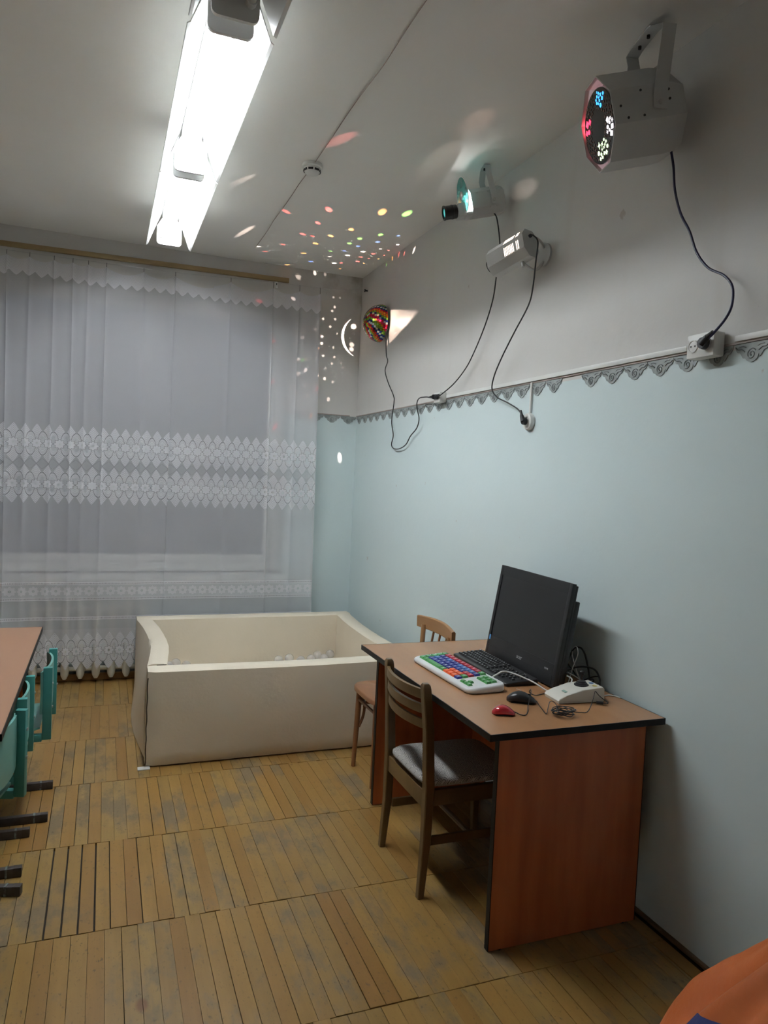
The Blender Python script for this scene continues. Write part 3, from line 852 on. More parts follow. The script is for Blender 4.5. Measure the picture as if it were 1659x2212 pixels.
# ------------------------------------------------------------------ small bentwood chair between pool and desk
M_BENT = wood('reddish_brown_varnish', (0.20, 0.085, 0.035, 1), (0.28, 0.125, 0.052, 1), 'Z', scale=10, rough=0.35)
M_RAIL = wood('worn_honey_varnish', (0.27, 0.135, 0.055, 1), (0.36, 0.19, 0.08, 1), 'Y', scale=8, rough=0.38)
C0 = Vector((-0.40, -2.085, 0))
b2 = thing('spindle_back_chair', 'small reddish wooden chair with spindle back between the ball pool and the desk', 'chair', C0)
rings = []
for k_, z in ((0.90, 0.413), (1.0, 0.419), (1.0, 0.437), (0.97, 0.444), (0.5, 0.4425), (0.02, 0.4415)):
    ring = []
    for i in range(44):
        a = 2*PI*i/44; c, s_ = math.cos(a), math.sin(a)
        wdt = 0.188 - 0.018*c
        ring.append(lp(-0.405 + k_*0.208*math.copysign(abs(c)**0.45, c), -2.085 + k_*wdt*math.copysign(abs(s_)**0.45, s_), z))
    rings.append(ring)
MB().loft(rings).build('seat', M_BENT, b2, smooth=50)
for y, yb in ((-1.955, -1.945), (-2.215, -2.235)):
    MB().cyl(lp(-0.575, y, 0.415), lp(-0.590, yb, 0.0), 0.017, 0.0115, n=14).build('front_leg', M_BENT, b2)
    MB().tube([lp(-0.213, yb, 0.0), lp(-0.235, y, 0.25), lp(-0.235, y, 0.42), lp(-0.222, y+(0.012 if y > -2 else -0.012), 0.60), lp(-0.205, y+(0.035 if y > -2 else -0.03), 0.745)], 0.0135, n=12, smooth=5).build('rear_leg', M_RAIL, b2)
    MB().tube([lp(-0.566, y, 0.400), lp(-0.545, y, 0.33), lp(-0.55, y*1.0, 0.27), lp(-0.572, y, 0.215)], 0.008, n=8, smooth=4).build('bent_brace', M_BENT, b2)
    MB().cyl(lp(-0.580, (y+yb)/2, 0.34), lp(-0.238, y, 0.34), 0.0085, n=10).build('stretcher', M_BENT, b2)
MB().cyl(lp(-0.578, -1.953, 0.365), lp(-0.578, -2.218, 0.365), 0.0085, n=10).build('stretcher', M_BENT, b2)
rings = []
for i in range(21):
    t = i/20; y = -1.852 - 0.435*t
    x = -0.207 + 0.030*math.sin(PI*t); zt = 0.786 + 0.010*math.sin(PI*t) - 0.004*t
    zb = 0.722
    rings.append([lp(*p) for p in ((x-0.009, y, zb+0.004), (x-0.005, y, zb), (x+0.009, y, zb), (x+0.012, y, zb+0.004), (x+0.012, y, zt-0.005), (x+0.007, y, zt), (x-0.006, y, zt), (x-0.010, y, zt-0.004))])
MB().loft(rings).build('top_rail', M_RAIL, b2)
for y in (-2.005, -2.085, -2.165):
    MB().cyl(lp(-0.232, y, 0.44), lp(-0.181, y*1.0, 0.73), 0.0062, n=10).build('spindle', M_BENT, b2)

# ------------------------------------------------------------------ table and teal chairs at the left edge
M_LTOP = wood('pale_orange_laminate', (0.36, 0.190, 0.110, 1), (0.42, 0.23, 0.135, 1), 'Y', scale=6, rough=0.3, bump=0.01)
tb = thing('work_table', 'brown laminate table with dark edge cut by the left edge of the picture', 'table', (-2.52, -2.352, 0))
MB().box((0, 0, 0.709), (0.764, 1.549, 0.022)).build('tabletop', M_LTOP, tb, smooth=False)
mb = MB()
for c, s_ in (((0.3835, 0, 0.709), (0.003, 1.555, 0.0222)), ((-0.3835, 0, 0.709), (0.003, 1.555, 0.0222)), ((0, 0.776, 0.709), (0.77, 0.003, 0.0222)), ((0, -0.776, 0.709), (0.77, 0.003, 0.0222))): mb.box(c, s_)
mb.build('edge_band', M_EDGE, tb, smooth=False)
for xp, y, wp_ in ((-0.17, -0.745, 0.36), (0.0, 0.68, 0.63)): MB().box((xp, y, 0.349), (wp_, 0.022, 0.698)).build('end_panel', M_DSIDE, tb, smooth=False)
MB().box((-0.12, -0.0325, 0.52), (0.02, 1.40, 0.34)).build('modesty_panel', M_DSIDE, tb, smooth=False)

M_TEAL = mat('teal_paint', (0.060, 0.290, 0.270, 1), 0.32, (0.072, 0.320, 0.30, 1), scale=9, spec=0.5)
M_TEALP = mat('teal_plywood', (0.16, 0.40, 0.355, 1), 0.35, (0.18, 0.43, 0.385, 1), scale=9, spec=0.5)
M_DTUBE = mat('scuffed_dark_brown_steel', (0.035, 0.026, 0.024, 1), 0.4, (0.055, 0.045, 0.042, 1), scale=25, spec=0.5)
M_SCUFF = mat('scuffed_cap', (0.20, 0.26, 0.25, 1), 0.5, (0.06, 0.05, 0.05, 1), scale=60)
def teal_chair(x, yf, yn, label, rz=0.0):
    yc = (yf+yn)/2; hw = abs(yf-yn)/2
    t = thing('school_chair', label, 'chair', (x, yc, 0), rz)
    for s_ in (-1, 1):
        y = s_*hw
        ft = MB().box((-0.185, y, 0.0175), (0.37, 0.026, 0.035), bevel=0.003).build('foot', M_DTUBE, t)
        MB().box((-0.014, y, 0.0182), (0.029, 0.0272, 0.0356), bevel=0.003).build('end_cap', M_DTUBE, ft)
        MB().box((-0.052, y, 0.0182), (0.008, 0.0268, 0.0355), bevel=0.001).build('scuff_band', M_SCUFF, ft)
        MB().box((-0.215, y, 0.195), (0.040, 0.024, 0.322), bevel=0.003).build('column', M_DTUBE, t)
        fr = MB()
        fr.box((-0.012, y, 0.515), (0.036, 0.026, 0.31), bevel=0.0025)
        fr.box((-0.205, y, 0.368), (0.35, 0.026, 0.030), bevel=0.0025)
        f_o = fr.build('side_frame', M_TEAL, t)
        for zz in (0.60, 0.50): MB().cyl((0.006, y, zz), (0.010, y, zz), 0.006, n=10).build('rivet', M_STEEL, f_o)
    MB().box((-0.215, 0, 0.30), (0.022, 2*hw-0.026, 0.022), bevel=0.002).build('crossbar', M_DTUBE, t)
    # curved plywood backrest bowed outwards between the posts
    rings = []
    for i in range(17):
        tt = -1 + i/8; y = tt*(hw+0.012)
        bow = 0.030*(1-abs(tt)**2.2)
        xx = -0.0362 + bow
        zb, ztp = 0.462 + 0.01*abs(tt), 0.652 + 0.006*(1-abs(tt)**3)
        rings.append([(xx-0.0045, y, zb), (xx+0.0045, y, zb), (xx+0.0045+0.002, y, (zb+ztp)/2), (xx+0.0045, y, ztp), (xx-0.0045, y, ztp), (xx-0.0045+0.002, y, (zb+ztp)/2)])
    MB().loft(rings).build('backrest', M_TEALP, t)
    rings = []
    for i in range(15):
        u = i/14; xx = -0.04 - 0.35*u
        z = 0.391 + 0.014*math.cos(u*PI*1.5)*0.8
        hw2 = hw + 0.012 - (0.02 if i in (0, 14) else 0)
        rings.append([(xx, -hw2, z), (xx, -hw2*0.5, z-0.006), (xx, 0, z-0.008), (xx, hw2*0.5, z-0.006), (xx, hw2, z), (xx, hw2, z+0.009), (xx, hw2*0.5, z+0.003), (xx, 0, z+0.001), (xx, -hw2*0.5, z+0.003), (xx, -hw2, z+0.009)])
    MB().loft(rings).build('seat', M_TEALP, t)
    return t
teal_chair(-2.058, -1.838, -2.178, 'teal school chair nearest the curtain, tucked under the left table')
teal_chair(-2.117, -2.300, -2.606, 'teal school chair second from the curtain at the left table')
teal_chair(-2.150, -2.735, -3.075, 'teal school chair nearest the camera, mostly cut by the left edge', math.radians(-15))
# ------------------------------------------------------------------ wall sockets
def inv_pts(root, pts):
    bpy.context.view_layer.update()
    mi = root.matrix_world.inverted()
    return [mi @ Vector(p) for p in pts]
def plug_part(parent, p, d, m=M_RUBBER, r=0.017):
    """rubber plug body at p with its strain relief along d (world coordinates)"""
    p, d = Vector(p), Vector(d).normalized()
    q = inv_pts(parent, [p, p + d*0.030, p + d*0.055, p - Vector((-0.016, 0, 0))])
    mb = MB().cyl(q[3], q[0], r*1.08, r*0.95, n=14).cyl(q[0]*0.7+q[3]*0.3, q[1], r*0.8, r*0.5, n=12).cyl(q[1], q[2], r*0.45, r*0.25, n=10)
    return mb.build('plug', m, parent)
so = thing('double_socket', 'white double wall socket box on the trunking above the scalloped border', 'socket', (0, -3.648, 2.025))
MB().box((-0.0315, 0, 0), (0.047, 0.116, 0.080), bevel=0.006).build('socket_box', M_PLASTIC, so)
for k, yy in enumerate((0.029, -0.029)):
    MB().lathe([(0.021, -0.0545), (0.0215, -0.0580), (0.0185, -0.0580), (0.0170, -0.0560)], 22, (0, yy, 0), axis='X').build('socket_face', M_PLASTIC, so)
    if k == 0: MB().box((-0.0568, yy+0.009, 0), (0.0015, 0.005, 0.005)).box((-0.0568, yy-0.009, 0), (0.0015, 0.005, 0.005)).build('pin_hole', M_BLACK, so)
s2 = thing('round_socket', 'round white wall socket hanging below the border on a short cable duct', 'socket', (0, -2.563, 1.838))
MB().lathe([(0.040, -0.001), (0.041, -0.012), (0.037, -0.022), (0.030, -0.025), (0.022, -0.024), (0.020, -0.018)], 30, axis='X').build('socket_cover', M_PLASTIC, s2)
s3 = thing('small_socket', 'small white wall socket at the far end of the trunking, two plugs in it', 'socket', (0, -1.612, 2.030))
MB().box((-0.030, 0, 0), (0.045, 0.084, 0.060), bevel=0.006).build('socket_box', M_PLASTIC, s3)

# ------------------------------------------------------------------ light projectors
M_METAL = mat('light_grey_painted_metal', (0.52, 0.525, 0.52, 1), 0.42, (0.56, 0.565, 0.56, 1), scale=8, spec=0.4)
M_BRACK = mat('grey_bracket', (0.56, 0.57, 0.57, 1), 0.4, (0.52, 0.53, 0.53, 1), scale=8)
M_FACEGLOW = mat('projector_lit_face_glow', (1, 1, 1, 1), 0.4, (1, 0.98, 0.96, 1), emit=(1.0, 0.98, 0.95, 1), estr=6.0)  # lamplight on the housing front, put in as emission
M_VENTL = mat('lit_vent_slot', (1, 0.9, 0.82, 1), 0.5, (1, 0.85, 0.75, 1), emit=(1.0, 0.80, 0.68, 1), estr=1.1)
def glow(name, c, s_): return mat(name, (*c, 1), 0.4, (*[x*0.95 for x in c], 1), emit=(*c, 1), estr=s_)
M_RED = glow('red_gel_light', (1.0, 0.03, 0.08), 1.6); M_BLU = glow('blue_gel_light', (0.05, 0.35, 1.0), 0.9)
M_GRN = glow('green_white_gel_light', (0.75, 1.0, 0.55), 1.1); M_WHT = glow('white_gel_light', (1.0, 0.9, 0.95), 1.6)
M_DIM = mat('unlit_pinkish_gel', (0.16, 0.10, 0.09, 1), 0.2, (0.24, 0.17, 0.15, 1), scale=30)
M_WHEEL = mat('black_gobo_wheel', (0.006, 0.005, 0.006, 1), 0.18, (0.010, 0.009, 0.010, 1), scale=20, spec=0.5)
def frame_mtx(loc, yaw, pit):
    yaw, pit = math.radians(yaw), math.radians(pit)
    f = Vector((-math.sin(yaw)*math.cos(pit), math.cos(yaw)*math.cos(pit), math.sin(pit)))
    r = Vector((math.cos(yaw), math.sin(yaw), 0)); u = r.cross(f)
    m = Matrix((r, f, u)).transposed().to_4x4(); m.translation = Vector(loc); return m
def octa(wd, ht, cb, ct):
    w2, h2 = wd/2, ht/2
    return [(-w2+cb, -h2), (w2-cb, -h2), (w2, -h2+cb*1.1), (w2, h2-ct*1.1), (w2-ct, h2), (-w2+ct, h2), (-w2, h2-ct*1.1), (-w2, -h2+cb*1.1)]
FRY = (Vector((1, 0, 0)), Vector((0, 0, 1)), Vector((0, 1, 0)), Vector((0, 0, 0)))
def housing(root, wd, ht, cb, ct, L, taper=0.03):
    mb = MB()
    body = octa(wd, ht, cb, ct)
    def ring(k, y): return [Vector((a*k, y, b*k)) for a, b in body]
    mb.loft([ring(0.86, 0), ring(1.0, taper), ring(1.0, L-0.01), ring(1.0, L)])
    h = mb.build('housing', M_METAL, root, smooth=20)
    # front and rear face plates overlap a little
    MB().prism([(a*1.015, b*1.015) for a, b in body], L-0.002, L+0.003, FRY).build('face_plate', M_METAL, root, smooth=20)
    mb = MB()
    for s_ in (-1, 1):
        for yy in (0.05, L*0.5, L-0.03):
            for zz in (-ht*0.3, ht*0.28):
                mb.cyl((s_*(wd/2-0.001), yy, zz), (s_*(wd/2+0.002), yy, zz), 0.0035, n=8)
    mb.build('screws', M_STEEL, root)['kind'] = 'stuff'
    return h
def u_bracket(root, piv_y, wd, ceil_pt, bw, thick=0.004):
    """flat U strap from a ceiling point down to pivots on both sides of the housing"""
    bpy.context.view_layer.update(); mi = root.matrix_world.inverted()
    c = mi @ Vector(ceil_pt); up = (mi.to_3x3() @ Vector((0, 0, 1))).normalized()
    X = Vector((1, 0, 0)); Yb = up.cross(X).normalized()
    mb = MB(); hw = wd/2 + 0.006
    top = c - up*0.003
    def strap(P, nrm):
        rings = []
        for p, n_ in zip(P, nrm):
            rings.append([p - Yb*bw/2 - n_*thick/2, p + Yb*bw/2 - n_*thick/2, p + Yb*bw/2 + n_*thick/2, p - Yb*bw/2 + n_*thick/2])
        mb.loft(rings)
    pv = Vector((0, piv_y, -0.01))
    P, Nn = [], []
    left = [pv - X*hw - Vector((0, 0, 0.018)), pv - X*hw + up*0.02, Vector((-hw, 0, 0)) + (pv-Vector((0, 0, 0)))*0 + Vector((0, top.y, top.z)) - up*0.055]
    for p in left: P.append(Vector((-hw, p.y, p.z))); Nn.append(X)
    k = Vector((top.x, top.y, top.z))
    P.append(k - X*hw*0.72 - up*0.008); Nn.append((X+up).normalized())
    P.append(k - X*hw*0.45); Nn.append(up); P.append(k + X*hw*0.45); Nn.append(up)
    P.append(k + X*hw*0.72 - up*0.008); Nn.append((up-X).normalized())
    for p in left[::-1]: P.append(Vector((hw, p.y, p.z))); Nn.append(-X)
    strap(P, Nn)
    o = mb.build('mounting_bracket', M_BRACK, root, smooth=30)
    for s_ in (-1, 1):
        MB().cyl((s_*(wd/2), piv_y, -0.01), (s_*(wd/2+0.014), piv_y, -0.01), 0.008, n=12).build('pivot_bolt', M_STEEL, o)
    for a in (-0.25, 0.25):
        MB().cyl(k + X*hw*a - up*0.012, k + X*hw*a, 0.006, n=8).build('ceiling_bolt', M_RUBBER, o)
    return o

# big kaleidoscope projector
p1 = thing('effect_projector', 'largest grey ceiling projector with a black star-hole wheel, nearest the camera', 'projector', mtx=frame_mtx((-0.086, -3.472, 2.838), 75, -14))
def hood(root, wd, ht, ch, L, rec):
    body = octa(wd, ht, ch, ch)
    ring = lambda k, y: [Vector((a*k, y, b*k)) for a, b in body]
    mb = MB(); mb.loft([ring(0.84, 0), ring(0.97, 0.045), ring(1.0, 0.075), ring(1.0, L), ring(0.975, L), ring(0.975, L-rec)])
    return mb.build('housing', M_METAL, root, smooth=20)
hood(p1, 0.250, 0.285, 0.080, 0.262, 0.055)
mb = MB()
for s_ in (-1, 1):
    for yy, zz in ((0.065, 0.0), (0.065, 0.03), (0.16, -0.04), (0.16, 0.04), (0.215, -0.04), (0.235, 0.0)):
        mb.cyl((s_*0.1240, yy, zz), (s_*0.1270, yy, zz), 0.0042, n=8)
mb.build('screws', M_RUBBER, p1)['kind'] = 'stuff'
u_bracket(p1, 0.105, 0.250, (-0.150, -3.395, H), 0.046)
WOX = 0.0
WSH = -0.016
wh = MB().lathe([(r*0.885, h+WSH) for r, h in ((0.132, 0.262), (0.134, 0.265), (0.134, 0.270), (0.130, 0.273), (0.05, 0.276), (0.004, 0.277))], 48, (WOX, 0, -0.004), axis='Y').build('gobo_wheel', M_WHEEL, p1)
MB().cyl((WOX, 0.205, -0.004), (WOX, 0.247, -0.004), 0.012, n=14).build('wheel_axle', M_STEEL, p1)
rr = random.Random(5)
def shape(mb, cx, cz, r, kind, rot):
    n = {'star': 8, 'dia': 4, 'dot': 10, 'sq': 4}[kind]; pts = []
    for k in range(n):
        a = rot + 2*PI*k/n
        q = r*(0.38 if kind == 'star' and k % 2 else 1.0)
        if kind == 'dot': q = r*0.75
        pts.append((cx+q*math.cos(a), cz+q*math.sin(a)))
    y = 0.2735 if math.hypot(cx-WOX, cz+0.004) > 0.10 else 0.2765
    d = math.hypot(cx-WOX, cz+0.004); y = 0.273 + WSH + (0.120-d)/0.074*0.003 + 0.0005
    mb.prism(pts[::-1], y, y+0.0006, FRY)
def cut_region(name, m, ang, spread, rmin, rmax, count, sz):
    mb = MB(); pl = []; tries = 0
    while len(pl) < count and tries < 2000:
        tries += 1
        a = math.radians(ang + rr.uniform(-spread, spread)); d = rr.uniform(rmin, rmax)
        c = (WOX + d*math.cos(a), -0.004 + d*math.sin(a)); r = rr.uniform(*sz)
        if all(math.hypot(c[0]-q[0], c[1]-q[1]) > (r+q[2])*0.95 for q in ALLC):
            pl.append(c); ALLC.append((*c, r))
            shape(mb, *c, r, rr.choice(['star', 'star', 'dia', 'dot', 'sq']), rr.uniform(0, PI))
    o = mb.build(name, m, wh, smooth=False); o['kind'] = 'stuff'; return o
ALLC = []
# local +x points away from the camera, -x towards it
cut_region('red_cutouts', M_RED, 25, 14, 0.070, 0.098, 5, (0.010, 0.014))
cut_region('blue_cutouts', M_BLU, 116, 16, 0.066, 0.105, 14, (0.005, 0.010))
cut_region('white_cutouts', M_WHT, 203, 15, 0.070, 0.106, 12, (0.006, 0.011))
cut_region('green_cutouts', M_GRN, 266, 26, 0.058, 0.103, 24, (0.006, 0.012))
cut_region('dim_cutouts', M_DIM, 90, 180, 0.056, 0.107, 90, (0.004, 0.008))
MB().tube(inv_pts(p1, [(-0.085, -3.484, 2.726), (-0.077, -3.497, 2.653), (-0.069, -3.502, 2.575), (-0.061, -3.527, 2.49), (-0.053, -3.567, 2.417), (-0.048, -3.599, 2.341), (-0.044, -3.65, 2.278), (-0.042, -3.717, 2.237), (-0.045, -3.757, 2.192), (-0.052, -3.767, 2.133), (-0.064, -3.757, 2.090), (-0.076, -3.725, 2.050), (-0.076, -3.705, 2.038)]), 0.0042, n=8, smooth=6).build('power_cord', M_BLUECORD, p1)
plug_part(p1, (-0.078, -3.677, 2.026), (0, -0.8, 0.5), r=0.019)

def glow_lamp(name, root, p, col, power, r=0.006):
    ld = bpy.data.lights.new(name, 'POINT'); ld.energy = power; ld.color = col; ld.shadow_soft_size = r
    o = bpy.data.objects.new(name, ld); COL.objects.link(o); o.parent = root; o.location = p
glow_lamp('red_gel_lamp', p1, (0.108, 0.238, 0.030), (1.0, 0.08, 0.12), 0.045)
glow_lamp('white_gel_lamp', p1, (-0.110, 0.240, -0.045), (1.0, 0.9, 0.95), 0.14)

# small projector with lens and glass effect disc
p2 = thing('lens_projector', 'small grey ceiling projector with a black lens and teal glass disc', 'projector', mtx=frame_mtx((-0.050, -2.265, 2.957), 78, -14))
housing(p2, 0.105, 0.128, 0.026, 0.022, 0.170, 0.02)
u_bracket(p2, 0.062, 0.105, (-0.140, -2.243, H), 0.030)
MB().prism([(a*0.80, b*0.86) for a, b in octa(0.105, 0.128, 0.026, 0.022)], 0.172, 0.175, FRY).build('lit_face_glow', M_FACEGLOW, p2)  # glowing plate stands in for the brightly lit front face
glow_lamp('lens_projector_lamp', p2, (-0.03, 0.186, 0.01), (1.0, 0.98, 0.96), 0.22)
M_TEALG = mat('teal_dichroic_glass', (0.10, 0.50, 0.47, 1), 0.08, (0.16, 0.60, 0.56, 1), scale=20, trans=0.5, spec=0.7)
dg = MB().lathe([(0.088, 0.196), (0.088, 0.199), (0.004, 0.1992)], 40, (0.0, 0, 0.046), axis='Y').build('effect_disc', M_TEALG, p2)
mb = MB()
for k in range(40):
    a, b_ = 2*PI*k/40, 2*PI*(k+1)/40
    mb.cyl((0.088*math.cos(a), 0.1975, 0.046+0.088*math.sin(a)), (0.088*math.cos(b_), 0.1975, 0.046+0.088*math.sin(b_)), 0.0024, n=6)
mb.build('disc_rim', M_WHITE, dg)
MB().lathe([(0.022, 0.1995), (0.022, 0.205), (0.012, 0.210), (0.004, 0.211)], 18, (0.0, 0, 0.046), axis='Y').build('disc_hub', M_STEEL, dg)
MB().cyl((0, 0.172, 0.046), (0, 0.196, 0.046), 0.006, n=10).build('disc_axle', M_STEEL, dg)
MB().box((0, 0.186, -0.052), (0.076, 0.028, 0.018), bevel=0.003).build('lens_arm', M_METAL, p2)
MB().box((0, 0.222, -0.026), (0.072, 0.044, 0.066), bevel=0.010).build('lens_housing', M_METAL, p2, smooth=30)
ln = MB().lathe([(0.030, 0.243), (0.033, 0.246), (0.033, 0.262), (0.0345, 0.263), (0.0345, 0.270), (0.033, 0.271), (0.033, 0.302), (0.035, 0.304), (0.035, 0.309), (0.027, 0.310), (0.024, 0.300)], 28, (0, 0, -0.022), axis='Y').build('lens_barrel', M_BLACK, p2)
M_LENS = mat('coated_lens_glass', (0.02, 0.16, 0.17, 1), 0.05, (0.03, 0.22, 0.22, 1), spec=1.0, emit=(0.15, 0.85, 0.8, 1), estr=0.25)
MB().sphere((0, 0.300, -0.022), 0.024, (1, 0.25, 1)).build('lens_glass', M_LENS, ln)
MB().tube(inv_pts(p2, [(-0.095, -2.270, 2.885), (-0.080, -2.283, 2.845), (-0.056, -2.283, 2.705), (-0.052, -2.252, 2.575), (-0.047, -2.218, 2.468), (-0.042, -2.131, 2.343), (-0.037, -2.006, 2.217), (-0.036, -1.921, 2.153), (-0.050, -1.823, 2.087), (-0.066, -1.703, 2.038), (-0.068, -1.672, 2.033)]), 0.0034, n=8, smooth=6).build('power_cord', M_RUBBER, p2)
plug_part(p2, (-0.070, -1.628, 2.032), (0, -1, 0.15), r=0.014)

# wall projector with lit vents
p3 = thing('vented_projector', 'grey wall projector with glowing vent slots below the lens projector', 'projector', mtx=frame_mtx((-0.112, -2.654, 2.623), 20, -15))
mb = MB(); body = octa(0.105, 0.125, 0.030, 0.026)
mb.loft([[Vector((a, y, b)) for a, b in body] for y in (0.0, 0.21)])
hs = mb.build('housing', M_METAL, p3, smooth=20)
MB().prism([(a*1.03, b*1.03) for a, b in body], -0.004, 0.001, FRY).build('rear_plate', M_METAL, p3, smooth=20)
MB().prism([(a*0.97, b*0.97) for a, b in body], 0.209, 0.214, FRY).build('front_plate', M_METAL, p3, smooth=20)
MB().lathe([(0.030, 0.214), (0.032, 0.235), (0.026, 0.237), (0.024, 0.225)], 24, axis='Y').build('lens_barrel', M_BLACK, p3)
# vents on the camera-side wall (local -x) and on the upper chamfer
for k in range(7):
    MB().box((-0.0528, 0.055+0.0085*k, -0.004), (0.0012, 0.0042, 0.040)).build('vent_slot', M_VENTL, hs)
for k in range(2):
    MB().box((-0.0528, 0.026+0.0095*k, -0.004), (0.0012, 0.0042, 0.040)).build('vent_slot', M_VENTL, hs)
ca = math.atan2(0.026*1.1, 0.026)
for k in range(7):
    Rt = Matrix.Rotation(-ca, 3, 'Y')
    MB().box((-0.0525+0.013, 0.055+0.0085*k, 0.0625-0.0143), (0.034, 0.0042, 0.0014), rot=Rt).build('vent_slot', M_VENTL, hs)
for k in range(2):
    MB().box((-0.0525+0.013, 0.026+0.0095*k, 0.0625-0.0143), (0.034, 0.0042, 0.0014), rot=Matrix.Rotation(-ca, 3, 'Y')).build('vent_slot', M_VENTL, hs)
bpy.context.view_layer.update()
mw = p3.matrix_world
mi = mw.inverted()
wp = Vector((-0.0, -2.612, 2.600))
mb = MB(); a_, b_ = mi @ wp, mi @ (wp - Vector((0.010, 0, 0)))
mb.cyl(a_, b_, 0.052, n=28)
br = mb.build('wall_plate', M_BRACK, p3)
mb = MB()
for s_ in (-1, 1):
    q0 = mi @ (wp + Vector((-0.008, 0, s_*0.030))); q1 = mi @ (wp + Vector((-0.045, 0.012, s_*0.072))); q2 = Vector((0.0, 0.055, s_*0.066))
    mb.tube([q0, q1, q2], 0.007, n=6, smooth=4)
mb.build('mounting_bracket', M_BRACK, p3)
MB().cyl((0, 0.055, -0.060), (0, 0.055, -0.085), 0.008, n=12).build('pivot_bolt', M_STEEL, p3)
MB().lathe([(0.008, -0.004), (0.009, -0.012), (0.006, -0.016)], 12, (0.0, 0, 0.034), axis='Y').build('cord_grommet', M_RUBBER, p3)
st = mw @ Vector((0.0, -0.012, 0.034))
MB().tube(inv_pts(p3, [st, st + Vector((0.004, -0.014, -0.004)), (-0.108, -2.712, 2.616), (-0.112, -2.712, 2.538), (-0.110, -2.695, 2.42), (-0.100, -2.649, 2.35), (-0.087, -2.513, 2.25), (-0.070, -2.387, 2.161), (-0.055, -2.293, 2.083), (-0.044, -2.255, 2.019), (-0.036, -2.296, 1.974), (-0.038, -2.404, 1.938), (-0.046, -2.512, 1.900), (-0.046, -2.553, 1.872)]), 0.0034, n=8, smooth=6).build('power_cord', M_RUBBER, p3)
plug_part(p3, (-0.046, -2.566, 1.838), (0, 0.35, 0.9), r=0.017)

# ------------------------------------------------------------------ mosaic half ball
bl = thing('mosaic_half_ball', 'half mirror ball of red, green, blue and silver tiles on the right wall', 'mirror ball', (0, -0.545, 2.655))
MB().cyl((-0.001, 0, 0), (-0.026, 0, 0), 0.075, n=28).build('wall_base', M_BLACK, bl)
RB, XC = 0.132, -0.028
prof = [(RB*math.cos(a), -RB*math.sin(a)) for a in [PI/2*k/12 for k in range(12)]] + [(0.004, -RB)]
MB().lathe(prof, 48, (XC, 0, 0), axis='X').build('dome', M_BLACK, bl)
cols = [('red', (0.52, 0.015, 0.04)), ('orange', (0.75, 0.20, 0.02)), ('green', (0.22, 0.42, 0.05)), ('blue', (0.02, 0.045, 0.22)), ('silver', (0.62, 0.62, 0.62)), ('crimson', (0.60, 0.02, 0.10))]
TM = [mat('mirror_tile_'+n, (*c, 1), 0.10, (*[min(1, x*1.25) for x in c], 1), scale=40, metal=0.75) for n, c in cols]
mb = MB(); rows = 13; seq = [0, 5, 1, 2, 2, 3, 4, 3, 0, 1, 1, 2, 3, 4]
jit = random.Random(9)
for i in range(rows):
    th0, th1 = PI/2*i/rows, PI/2*(i+0.90)/rows
    nseg = max(6, int(round(52*math.cos((th0+th1)/2))))
    for j in range(nseg):
        a0, a1 = 2*PI*j/nseg, 2*PI*(j+0.90)/nseg
        frac = (j/nseg*52 + i*1.0)
        mb.mi = seq[int(frac) % len(seq)]
        tilt = jit.uniform(-0.0006, 0.0006)
        q = []
        for th, a, sg in ((th0, a0, 1), (th0, a1, 1), (th1, a1, -1), (th1, a0, -1)):
            R_ = RB + 0.0022 + tilt*sg
            q.append(Vector((XC - R_*math.sin(th), R_*math.cos(th)*math.cos(a), R_*math.cos(th)*math.sin(a))))
        vs = [mb.bm.verts.new(p) for p in q]; f = mb.bm.faces.new(vs); f.material_index = mb.mi
        cen = sum(q, Vector())/4; out = (cen - Vector((XC, 0, 0))).normalized()
        lo = [mb.bm.verts.new(p - out*0.0030) for p in q]
        for k in range(4):
            f = mb.bm.faces.new((vs[k], lo[k], lo[(k+1) % 4], vs[(k+1) % 4])); f.material_index = mb.mi
mt = mb.build('mirror_tiles', TM, bl, smooth=False); mt['kind'] = 'stuff'
MB().tube(inv_pts(bl, [(-0.052, -0.700, 2.550), (-0.050, -0.715, 2.510), (-0.049, -0.735, 2.400), (-0.047, -0.761, 2.355), (-0.043, -0.708, 2.298), (-0.037, -0.757, 2.213), (-0.030, -0.86, 2.107), (-0.024, -0.859, 2.06), (-0.020, -0.822, 1.936), (-0.020, -0.863, 1.838), (-0.020, -0.839, 1.775), (-0.020, -0.889, 1.745), (-0.020, -0.993, 1.743), (-0.020, -1.098, 1.768), (-0.022, -1.172, 1.82), (-0.028, -1.281, 1.866), (-0.029, -1.314, 1.922), (-0.032, -1.287, 1.982), (-0.045, -1.306, 2.024), (-0.060, -1.377, 2.045), (-0.068, -1.483, 2.042), (-0.069, -1.535, 2.036)]), 0.0036, n=8, smooth=6).build('power_cord', M_RUBBER, bl)
MB().tube(inv_pts(bl, [(-0.020, -0.655, 2.600), (-0.040, -0.685, 2.575), (-0.052, -0.700, 2.550)]), 0.0036, n=8, smooth=4).build('cord_exit', M_RUBBER, bl)
plug_part(bl, (-0.070, -1.592, 2.034), (0, 1, 0.02), r=0.014)

